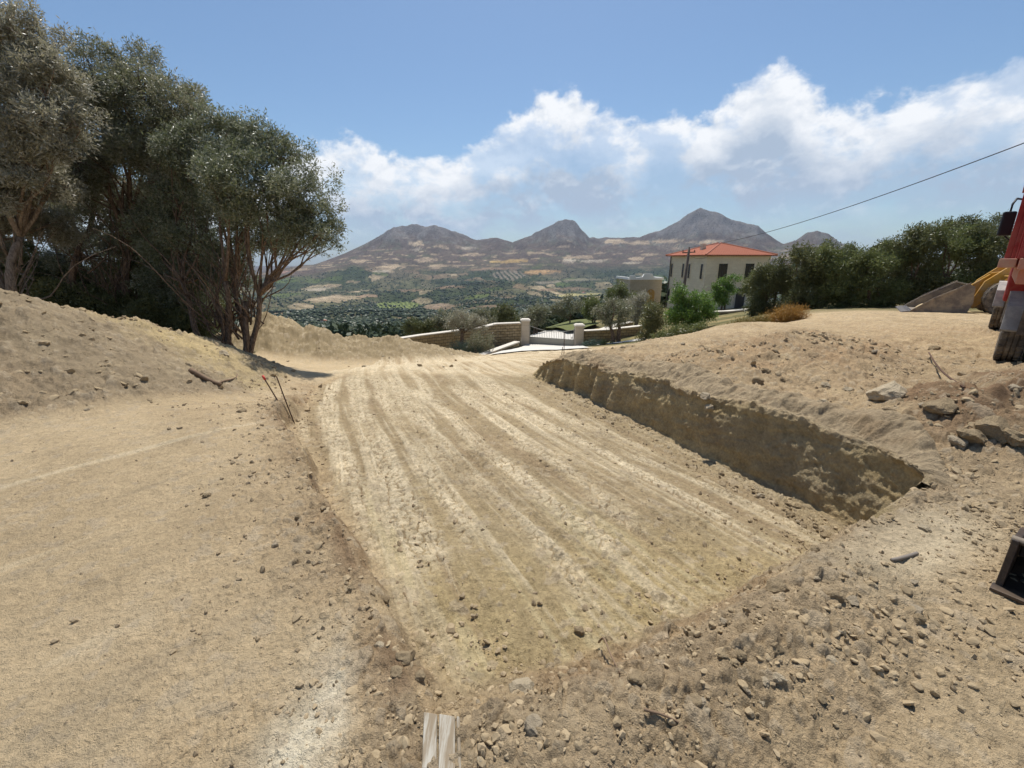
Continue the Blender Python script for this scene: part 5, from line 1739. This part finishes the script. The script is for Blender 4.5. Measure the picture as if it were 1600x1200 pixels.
m = MB(); m.beam((-1.7, 0, 1.62), (-.55, 0, 1.38), .16, .16); m.tube([(-.55, 0, 1.38), (-.1, 0, .95)], .05, 10); m.box((-.72, 0, 1.15), (.12, 1.1, .18)); m.build('tilt_link', yellow, ld, .01)
m = MB(); m.tube([(-1.7, 0, 1.45), (-1.0, 0, 1.55)], .06, 10); m.build('hydraulic_ram', bright_steel, ld, smooth=True)
for zz in (.42, .92):
    m = MB(); m.tube([(-.07, -.6, zz), (-.07, .6, zz)], .055, 10); m.build('hinge_pin', bright_steel, ld, smooth=True)
m = MB(); m.box((-1.55, 0, .95), (1.3, .9, .8)); m.build('front_frame', yellow, ld, .05)
m = MB(); m.box((-3.4, 0, 1.15), (2.4, 1.35, 1.1)); m.build('engine_hood', yellow, ld, .05)
m = MB(); m.prism([(-3.1, 1.7), (-1.95, 1.7), (-2.1, 2.95), (-3.0, 2.95)], -.62, .62); cb = m.build('cab', yellow, ld, .04)
m = MB(); m.prism([(-2.98, 1.95), (-2.12, 1.95), (-2.2, 2.8), (-2.9, 2.8)], -.632, .632); m.build('cab_window', glass_dark, cb)

# excavator bucket on the ground at the right edge
bb = ray_ground(1549, 924)
ex = thing('excavator_bucket', 'dark worn digging bucket lying on the ground at the right edge', 'bucket', bb + Vector((.03, .02, .005)), math.radians(-56))
m = MB()
bw, bl_ = .80, .0
# open side faces the camera's left; x runs along the width (away to the right), profile in y z
ex.scale = (.9, .9, .76)
pf_ = [(.0, .0), (.24, -.01), (.40, .06), (.46, .18), (.38, .29), (.10, .345)]
pi_ = [(.0, .025), (.23, .018), (.38, .08), (.43, .18), (.36, .265), (.10, .315)]
def ybox(profile, x0_, x1_, mb):
    n = len(profile)
    vs = [(x0_, p[0], p[1]) for p in profile] + [(x1_, p[0], p[1]) for p in profile]
    mb.add(vs, [tuple(range(n)), tuple(range(2 * n - 1, n - 1, -1))] + [(i, i + n, (i + 1) % n + n, (i + 1) % n) for i in range(n)])
for i in range(5):
    ybox([pf_[i], pf_[i + 1], pi_[i + 1], pi_[i]], .03, bw - .03, m)
cheek = [(-.01, .0), (.24, -.012), (.41, .06), (.47, .18), (.385, .30), (.04, .36)]
ybox(cheek, .0, .03, m); ybox(cheek, bw - .03, bw, m)
sh = m.build('shell', dark_steel, ex, .006)
m = MB(); m.box((bw / 2, -.02, .016), (bw + .02, .10, .025)); m.build('cutting_edge', dark_steel, ex, .004)
m = MB(); m.tube([(-.005, .08, .345), (bw + .005, .08, .345)], .024, 10); m.build('rim_bar', steel, ex, smooth=True)
for s in (.30, .50):
    m = MB(); ybox([(.22, .31), (.44, .2), (.50, .34), (.40, .46), (.28, .44)], s - .012, s + .012, m); m.build('hinge_ear', dark_steel, ex, .004)

# ------------------------------------------------------------------ small things on the site
def rod(name, label, cat, a, b, r, mat, tip=None, group=None):
    m = MB()
    a = Vector(a); b = Vector(b)
    n = 8
    sag = (a - b).length * .015
    m.tube([a.lerp(b, i / n) + Vector((0, 0, -sag * math.sin(math.pi * i / n))) for i in range(n + 1)], r, 6)
    o = m.build(name, mat, smooth=True)
    tag(o, label, cat, group)
    if tip:
        m = MB(); m.tube([b.lerp(a, .07), b + (b - a).normalized() * .012], r * 1.9, 6); m.build('tip', tip, o, smooth=True)
    return o


ft_ = ray_ground(459, 661)
rod('marker_rod', 'thin iron marker rod with a red tip, leaning left at the edge of the pit', 'rod', ft_ - Vector((0, 0, .06)), at_y(411, 588, ft_.y + .12), .008, rust, red_paper)
rod('marker_rod', 'thin dark iron rod standing beside the red tipped rod', 'rod', ft_ + Vector((.012, .01, -.06)), at_y(432, 588, ft_.y + .02), .008, rust)
g0 = ray_ground(881, 560)
rod('iron_stake', 'thin iron stake on the corner of the bank, in front of the gate', 'stake', g0 - Vector((0, 0, .1)), at_y(882, 519, g0.y), .010, rust)
rod('iron_stake', 'shorter bent iron stake left of the stake on the bank corner', 'stake', g0 + Vector((-.08, 0, -.1)), at_y(879, 542, g0.y), .010, rust)
q0, q1 = ray_ground(1505, 612), ray_ground(1449, 560)
rod('iron_rod', 'thin iron rod lying across the rubble left of the truck', 'rod', q0 + Vector((0, 0, .04)), q1 + Vector((0, 0, .10)), .011, rust)
q0, q1 = ray_ground(1393, 877), ray_ground(1432, 867)
rod('pipe_stub', 'short grey pipe stub lying on the pale ledge at the pit corner', 'pipe', q0 + Vector((0, 0, .008)), q1 + Vector((0, 0, .004)), .0105, simple_mat('grey_pipe', (.20, .17, .14), .6, .2, 20))
q0, q1 = ray_ground(298, 583), ray_ground(346, 607)
mbx = MB()
rng = np.random.default_rng(9)
limb(mbx, q0 + Vector((0, 0, .05)), q1 + Vector((0, 0, .05)), .04, .028, rng, .04, 7, 7)
q2 = ray_ground(372, 592)
limb(mbx, q1 + Vector((-.05, 0, .05)), q2 + Vector((0, 0, .08)), .022, .008, rng, .1, 6, 6)
tag(mbx.build('dead_branch', dead_wood, smooth=True), 'forked dead branch lying on the slope of the left spoil heap', 'branch')
for (ua, va, ub, vb, lbl) in ((935, 1012, 968, 1058, 'thin dry twig across the near rim of the pit, beside the scraped floor'), (1005, 1120, 1120, 1170, 'long thin root lying among the clods at the bottom of the picture')):
    q0, q1 = ray_ground(ua, va), ray_ground(ub, vb)
    mbx = MB(); limb(mbx, q0 + Vector((0, 0, .03)), q1 + Vector((0, 0, .02)), .0055, .003, rng, .12, 9, 5)
    tag(mbx.build('twig', dead_wood, smooth=True), lbl, 'twig')
ra, rb, rc, rd = ray_ground(664, 1132), ray_ground(720, 1134), ray_ground(722, 1215), ray_ground(660, 1215)
bz = max(ground_z(ra.x + (rb.x - ra.x) * f + (rd.x - ra.x) * g, ra.y + (rd.y - ra.y) * g) for f in (0, .5, 1) for g in (0, .3, .6, .9)) + .012
m = MB()
for i, (f0_, f1_) in enumerate(((.0, .38), (.42, .86), (.90, 1.0))):
    a0, a1 = ra.lerp(rb, f0_), ra.lerp(rb, f1_ - .015); b0, b1 = rd.lerp(rc, f0_), rd.lerp(rc, f1_ - .015)
    zt = bz + .003 * i
    vs = [Vector((p.x, p.y, zt - .05)) for p in (a0, a1, b1, b0)] + [Vector((p.x, p.y, zt)) for p in (a0, a1, b1, b0)]
    m.add(vs, [(3, 2, 1, 0), (4, 5, 6, 7), (0, 1, 5, 4), (1, 2, 6, 5), (2, 3, 7, 6), (3, 0, 4, 7)])
tag(m.build('weathered_board', board_mat, bevel=.004), 'weathered whitish board half buried at the near left corner of the pit', 'board')


# ------------------------------------------------------------------ clods and stones
def clod_mesh(seed, sharp, mat, sub=3):
    bm = bmesh.new(); bmesh.ops.create_icosphere(bm, subdivisions=sub, radius=1)
    rg = np.random.default_rng(seed)
    sc = rg.uniform(.65, 1.25, 3); sc[2] *= .72
    cuts = [(unit(rg.normal(0, 1, (1, 3)))[0], rg.uniform(.55, .85)) for _ in range(sharp)]
    co = np.array([v.co for v in bm.verts])
    for nrm_, d_ in cuts:
        k_ = co @ nrm_
        co = co - np.maximum(k_ - d_, 0)[:, None] * nrm_ * .95
    rad = 1 + .75 * fbm(co[:, 0] * 1.5 + seed, co[:, 1] * 1.5 + co[:, 2] * 1.2, 4, seed) + .38 * fbm(co[:, 0] * 4.5 + seed, co[:, 1] * 4.5 - co[:, 2] * 3.5, 3, seed + 1)
    co = co * rad[:, None] * sc
    for v, c in zip(bm.verts, co):
        v.co = c
    me = bpy.data.meshes.new('clod')
    bm.to_mesh(me); bm.free()
    me.polygons.foreach_set('use_smooth', [False] * len(me.polygons))
    me.materials.append(mat)
    return me


clods = [clod_mesh(300 + i, 4 + i % 3, clod_mat) for i in range(7)]
rocks = [clod_mesh(330 + i, 9, (stone_pale, stone_grey)[i % 2]) for i in range(6)]


def place_rock(name, me, p, s, rng, label, cat, group=None, sink=.25):
    o = bpy.data.objects.new(name, me)
    COL.objects.link(o)
    o.location = (p[0], p[1], p[2] + s * (.55 - sink))
    o.rotation_euler = (rng.uniform(-.4, .4), rng.uniform(-.4, .4), rng.uniform(0, 6.28))
    o.scale = (s, s, s)
    tag(o, label, cat, group)
    return o


rng = np.random.default_rng(77)
named = [
    (1385, 624, 24, rocks[0], 'large pale boulder among the rubble on the right bank, below the iron rod', 'stone'),
    (1103, 622, 11, rocks[1], 'pale stone jutting from the cut face, upper of the pair', 'stone'),
    (1108, 640, 10, rocks[2], 'pale stone jutting from the cut face, lower of the pair', 'stone'),
    (1212, 922, 17, clods[0], 'large grey clod at the corner where rubble meets the pit floor', 'clod'),
    (1255, 930, 10, clods[1], 'brown clod just right of the large grey clod', 'clod'),
    (1305, 935, 11, clods[2], 'brown clod two steps right of the large grey clod', 'clod'),
    (832, 1136, 15, rocks[3], 'pale tan rock on the near rim, right of the weathered board', 'stone'),
    (795, 1130, 12, clods[3], 'dark clod touching the left side of the pale tan rock', 'clod'),
    (993, 1062, 14, clods[4], 'round pitted clod on the near rim beside the thin twig', 'clod'),
    (935, 1050, 13, clods[5], 'brown clod at the pit edge left of the round pitted clod', 'clod'),
    (1131, 1030, 13, clods[6], 'rounded brown clod casting a dark shadow, right half of the near rim', 'clod'),
    (1090, 1098, 14, rocks[5], 'angular grey stone in the rubble at the bottom', 'stone'),
    (1192, 1068, 10, rocks[4], 'pale angular slab, left one of a leaning pair', 'stone'),
    (1213, 1064, 12, rocks[2], 'ochre angular slab, right one of a leaning pair', 'stone'),
    (1100, 1116, 8, rocks[0], 'small whitish stone in front of the angular grey stone', 'stone'),
    (1190, 1100, 7, rocks[2], 'small pale stone below the leaning slabs', 'stone'),
    (950, 1003, 8, clods[3], 'yellowish clod on the pit floor at the top of the twig', 'clod'),
    (905, 988, 9, clods[1], 'dark flat clod alone on the scraped pit floor', 'clod'),
    (1050, 935, 5, clods[2], 'small dark clod on the right of the pit floor, one of a close pair', 'clod'),
    (324, 776, 6, clods[0], 'small dark clod alone on the smooth left terrace', 'clod'),
    (378, 645, 9, clods[6], 'brown clod at the foot of the left heap near the marker rods', 'clod'),
    (1518, 690, 20, clods[5], 'dark brown clod at the foot of the brown heap, right of the pit', 'clod'),
    (1497, 697, 18, rocks[5], 'flat brown stone at the rim corner below the brown heap', 'stone'),
    (1550, 680, 22, clods[2], 'largest dark clod of the brown heap under the truck', 'clod'),
    (1468, 640, 20, clods[4], 'brown clod in the hollow right of the large pale boulder', 'clod'),
    (1580, 690, 20, clods[0], 'brown clod at the right edge by the brown heap', 'clod'),
    (1323, 612, 9, rocks[4], 'pale flat stone on the bank above the cut face', 'stone'),
    (1290, 605, 8, rocks[2], 'pale stone at the foot of the reddish heap', 'stone'),
    (1460, 549, 10, clods[1], 'flat brown clod on the bare ground left of the truck', 'clod'),
    (350, 556, 7, rocks[0], 'whitish stone at the foot of the multi-stemmed tree', 'stone'),
    (1288, 839, 9, clods[6], 'dark clod on the rim where the pale ledge begins', 'clod'),
    (1465, 780, 9, clods[3], 'brown clod on the pale ground right of the pit corner', 'clod'),
    (635, 1032, 14, clods[2], 'grey clod of the cluster at the near left corner of the pit, topmost', 'clod'),
    (622, 1056, 12, clods[0], 'grey clod of the cluster at the near left corner of the pit, lowest', 'clod'),
    (655, 1062, 11, clods[5], 'brown clod of the cluster at the near left corner, nearest the pit floor', 'clod'),
    (602, 940, 7, clods[4], 'dark clod at the pit edge beside the white smear', 'clod'),
]
for u, v, r, me, lbl, cat in named:
    p = ray_ground(u, v)
    if 'jutting from the cut face' in lbl:      # set into the face of the bank
        r_ = ray(u, v); tt = np.linspace(2, 8, 1500)
        gr_ = pit_sd(r_[0] * tt, r_[1] * tt)[1]['right']
        k_ = np.argmin(np.abs(gr_ - .12) + (gr_ < 0) * .5)
        p = Vector((r_[0] * tt[k_], r_[1] * tt[k_], CAMZ + r_[2] * tt[k_]))
    s = r * (p.y * CP + (CAMZ - p.z) * SP) / FPX
    place_rock('stone' if cat == 'stone' else 'earth_clod', me, p, s, rng, lbl, cat, None, .30)


def scatter(n, xs, ys, cond, smin, smax, group, label, meshes, name, cat):
    k = 0
    for _ in range(n * 30):
        if k >= n:
            break
        x, y = rng.uniform(*xs), rng.uniform(*ys)
        if not cond(x, y):
            continue
        z = ground_z(x, y)
        s = smin + (smax - smin) * rng.random() ** 2.5
        place_rock(name, meshes[rng.integers(len(meshes))], (x, y, z), s, rng, label, cat, group, .25)
        k += 1


def near_band(x, y, lo, hi, edge):
    s_, G_, i_ = pit_sd(np.array([x]), np.array([y]))
    g = -float(G_[edge][0])
    return lo < g < hi and not (1.9 < x < 3.4 and 1.9 < y < 2.75 and rng.random() < .85)


mix_ = clods + clods + rocks
scatter(60, (-.5, 3.0), (.75, 3.0), lambda x, y: near_band(x, y, -.12, .55, 'near'), .012, .042, 'loose clods along the near rim', 'loose brown clod in the rubble along the near rim of the pit', mix_, 'earth_clod', 'clod')
scatter(22, (-3.4, -.3), (1.2, 5.4), lambda x, y: near_band(x, y, -.1, .4, 'left'), .010, .03, 'loose clods along the left edge', 'small loose clod along the left edge of the pit', mix_, 'earth_clod', 'clod')
scatter(50, (1.0, 3.6), (3.0, 9.0), lambda x, y: near_band(x, y, -.55, -.12, 'right'), .014, .05, 'crumbled clods below the cut bank', 'crumbled clod on the pit floor at the foot of the cut bank', mix_, 'earth_clod', 'clod')
scatter(45, (2.4, 9), (3.2, 10), lambda x, y: near_band(x, y, .15, 4.5, 'right'), .02, .08, 'loose clods on the right bank', 'loose clod among the rubble on top of the right bank', mix_, 'earth_clod', 'clod')
scatter(25, (-8.5, -3.2), (3.6, 8.0), lambda x, y: heap(np.array([x]), np.array([y]), *HEAPS['left'])[0] > .06, .015, .055, 'loose clods on the left heap', 'loose clod on the slope of the left spoil heap', mix_, 'earth_clod', 'clod')
scatter(25, (-8, -1.5), (11.5, 17), lambda x, y: True, .03, .09, 'loose clods on the far heap', 'loose clod on the spoil heap before the garden wall', mix_, 'earth_clod', 'clod')

gravel_mat = simple_mat('gravel_earth', (.34, .262, .165), .95, .45, 14, 0, .0, None, 0, .05)
# rubble: broken earth past counting, one mesh of small angular clods
def rubble(name, label, n, seed, xs, ys, smax, mat):
    rg = np.random.default_rng(seed)
    proto = []
    for i in range(10):
        me = clod_mesh(500 + i, 5 + i % 4, None, 2)
        co = np.empty(len(me.vertices) * 3, np.float32); me.vertices.foreach_get('co', co)
        proto.append(co.reshape(-1, 3))
        ff = np.array([p.vertices[:] for p in me.polygons]); bpy.data.meshes.remove(me)
    x = rg.uniform(*xs, n * 30); y = rg.uniform(*ys, n * 30)
    _, M, s_, G, ins = ground_height(x, y)
    lx, ly = (x - 2.40) * .90 + (y - 2.25) * .44, (y - 2.25) * .90 - (x - 2.40) * .44
    lid = np.clip(np.exp(-((lx / .8) ** 2 + (ly / .27) ** 2)) * 1.3, 0, 1)
    d = fbm(x * 1.4, y * 1.4, 3, seed)
    o = ~ins
    w = 1.1 * np.exp(-np.abs(G['near'] + .22) / .28) * (x > -.6) + .30 * np.exp(-np.abs(G['left'] + .08) / .22) + .55 * np.exp(-np.abs(G['right'] - .28) / .22) * ins \
        + .55 * M['mound'] + .55 * M['red'] + .8 * M['brown'] + .28 * ((x > 1.2) & o & (y > 3.0)) * sstep(-.15, .2, d) + .16 * ((x > .9) & o & (y < 3)) * sstep(-.05, .2, d) + .4 * M['mid']
    w = w * (1 + 2.2 * d) * (1 - lid) * (1 - M['wall']) / np.clip(.3 + .10 * np.hypot(x, y), .5, 2)
    k = rg.random(len(x)) < w * .22
    x, y = x[k][:n], y[k][:n]
    z = ground_height(x, y)[0]
    N = len(x)
    S = (.005 + smax * rg.random(N) ** 5) * np.clip(.55 + .15 * np.hypot(x, y), .7, 2.2)
    th = rg.uniform(0, 6.28, N); c_, n_ = np.cos(th), np.sin(th)
    P = np.stack(proto)[rg.integers(10, size=N)] * S[:, None, None]
    tl = rg.normal(0, .35, (N, 2))
    P = np.stack([P[..., 0] * c_[:, None] - P[..., 1] * n_[:, None], P[..., 0] * n_[:, None] + P[..., 1] * c_[:, None], P[..., 2] + P[..., 0] * tl[:, :1] + P[..., 1] * tl[:, 1:]], -1)
    P = P + np.stack([x, y, z + S * .12], -1)[:, None]
    F = ff[None] + (np.arange(N) * P.shape[1])[:, None, None]
    o = mesh_obj(name, P.reshape(-1, 3), F.reshape(-1, 3), mat)
    o['kind'] = 'stuff'; o['label'] = label


rubble_mat = simple_mat('rubble_earth', (.335, .255, .155), .95, .5, 5, 0, .012, (.44, .35, .23), .4, .02)
rubble('rubble', 'broken lumps of earth and stone along the rim, the banks and the heaps', 4200, 881, (-8.5, 9), (.7, 9.5), .030, rubble_mat)
rubble('rubble', 'broken lumps of earth at the near rim', 3200, 882, (-.9, 3.4), (.7, 3.0), .024, rubble_mat)

# gravel: crumbs past counting, one mesh
pts = []
rg = np.random.default_rng(123)
cand_x = rg.uniform(-4.5, 6.5, 170000); cand_y = rg.uniform(.6, 8.0, 170000)
s_, G_, ins_ = pit_sd(cand_x, cand_y)
dn = fbm(cand_x * 1.3, cand_y * 1.3, 3, 17)
pr_ = .022 + .95 * np.exp(-np.abs(G_['near'] + .15) / .35) + .55 * np.exp(-np.abs(G_['left'] + .1) / .25) + .5 * np.exp(-np.abs(G_['right'] - .25) / .3) * ins_ + .35 * ((cand_x > 1.2) & ~ins_) * sstep(-.05, .2, dn)
lid = np.exp(-((((cand_x - 2.4) * .9 + (cand_y - 2.25) * .44) / .8) ** 2 + (((cand_y - 2.25) * .9 - (cand_x - 2.4) * .44) / .27) ** 2))
keep = rg.random(len(cand_x)) < np.clip(pr_ * (1 + 2 * dn) * (1 - lid * .9), 0, 1) * .42 / np.clip(.4 + .12 * cand_y, .6, 2)
cx_, cy_ = cand_x[keep], cand_y[keep]
cz_ = ground_height(cx_, cy_)[0]
ico = bmesh.new(); bmesh.ops.create_icosphere(ico, subdivisions=1, radius=1)
iv = np.array([v.co for v in ico.verts]); iface = np.array([[v.index for v in f.verts] for f in ico.faces]); ico.free()
N = len(cx_)
sz = (.0030 + .016 * rg.random(N) ** 5)[:, None, None] * np.clip(.7 + .12 * cy_, .8, 1.7)[:, None, None]
def_ = iv[None] * (1 + rg.normal(0, .22, (N, len(iv), 1))) * rg.uniform(.6, 1.3, (N, 1, 3)) * sz
Vg = def_ + np.stack([cx_, cy_, cz_ + .003], -1)[:, None, :]
Fg = iface[None] + (np.arange(N) * len(iv))[:, None, None]
gv = mesh_obj('gravel', Vg.reshape(-1, 3), Fg.reshape(-1, 3), gravel_mat)
gv['kind'] = 'stuff'; gv['label'] = 'fine gravel and earth crumbs strewn round the pit'

# ------------------------------------------------------------------ far olive groves and woods, past counting
def wood(name, label, n, r0, r1, cards, size, seed):
    rg = np.random.default_rng(seed)
    a = rg.uniform(math.radians(-38), math.radians(36), n * 4); r = np.exp(rg.uniform(math.log(r0), math.log(r1), n * 4))
    x, y = r * np.sin(a), r * np.cos(a)
    # half of them stand in rows
    row = rg.random(len(x)) < .55
    sp = 8.0
    x = np.where(row, np.round(x / sp) * sp + rg.normal(0, .8, len(x)), x); y = np.where(row, np.round(y / sp) * sp + rg.normal(0, .8, len(x)), y)
    z = far_z_at(x, y)
    _, t_ = far_height(x, y)
    c = land_colour(x.astype(np.float32), y.astype(np.float32), z.astype(np.float32), t_)
    lum = c.mean(-1)
    dens = sstep(.17, .06, lum) * (1 - sstep(.3, .7, t_) * .75)
    keep = rg.random(len(x)) < dens
    keep &= np.hypot(x - 20, y - 46) > 16
    x, y, z = x[keep][:n], y[keep][:n], z[keep][:n]
    N = len(x)
    S = size * (.6 + .7 * rg.random(N))
    if cards:
        d = unit(rg.normal(0, 1, (N, cards, 3))); d[..., 2] = d[..., 2] * .75 + .1
        rr = rg.random((N, cards, 1)) ** .35
        lump = 1 + .5 * vnoise(d[..., 0] * 2 + np.arange(N)[:, None] * 3.1, d[..., 1] * 2 + d[..., 2], 5)[..., None]
        ctr = np.stack([x, y, z + S * .95], -1)[:, None] + d * rr * lump * S[:, None, None]
        u_ = unit(rg.normal(0, 1, (N, cards, 3))); w_ = unit(np.cross(u_, d + rg.normal(0, .5, d.shape)))
        k_ = (S * .24)[:, None, None] * (.6 + .8 * rg.random((N, cards, 1)))
        V = np.stack([ctr - u_ * k_, ctr + w_ * k_ * .6, ctr + u_ * k_, ctr - w_ * k_ * .6], 2).reshape(-1, 3)
        F = np.arange(len(V)).reshape(-1, 4)
    else:
        df = iv[None] * (1 + rg.normal(0, .2, (N, len(iv), 1))) * rg.uniform(.75, 1.3, (N, 1, 3)) * S[:, None, None] * np.array((1, 1, .85))
        V = (df + np.stack([x, y, z + S * .6], -1)[:, None]).reshape(-1, 3)
        F = (iface[None] + (np.arange(N) * len(iv))[:, None, None]).reshape(-1, 3)
    o = mesh_obj(name, V, F, wood_far)
    o['kind'] = 'stuff'; o['label'] = label


wood('olive_grove', 'olive groves on the slope below the garden', 2200, 62, 420, 70, 2.3, 701)
wood('far_wood', 'distant olive groves and scrub across the valley floor', 15000, 380, 2600, 0, 3.0, 703)

# far farmhouses
for i, (u, v, Y, w_, lbl) in enumerate(((506, 499, 560, 7, 'tiny white farm building just above the crest of the middle spoil heap'),
                                        (531, 481, 900, 9, 'tiny pale farm building below the large bare field in the valley'),
                                        (913, 446, 1900, 16, 'tiny white house in the valley right of the gate, below the middle peak'))):
    p = at_y(u, v, Y); zz = float(far_z_at(np.array([p.x]), np.array([p.y]))[0])
    f_ = thing('farmhouse', lbl, 'house', (p.x, p.y, zz - .3), .3 * i)
    m = MB(); m.box((0, 0, 1.9), (w_, w_ * .6, 3.8)); m.build('wall', white_plaster, f_)
    m = MB(); m.prism([(-w_ * .54, 3.8), (w_ * .54, 3.8), (0, 3.8 + w_ * .16)], -w_ * .33, w_ * .33); m.build('roof', terracotta, f_)

# ------------------------------------------------------------------ haze
hz, t, out = mat_new('haze')
pv_ = t.node('ShaderNodeVolumePrincipled')
pv_.inputs['Color'].default_value = (.58, .74, .98, 1)
pv_.inputs['Density'].default_value = 0.62e-4
pv_.inputs['Anisotropy'].default_value = .2
t.l.new(pv_.outputs[0], out.inputs['Volume'])
zmin = float(min(fz.min(), gz.min())) - 1.0
zmax = max(float(fz.max()), 12.0) + 20
m = MB(); m.box((0, 0, (zmin + zmax) / 2), (19600, 19600, zmax - zmin))
ho = m.build('haze', hz)
ho['kind'] = 'stuff'; ho['label'] = 'thin blue air over the valley'
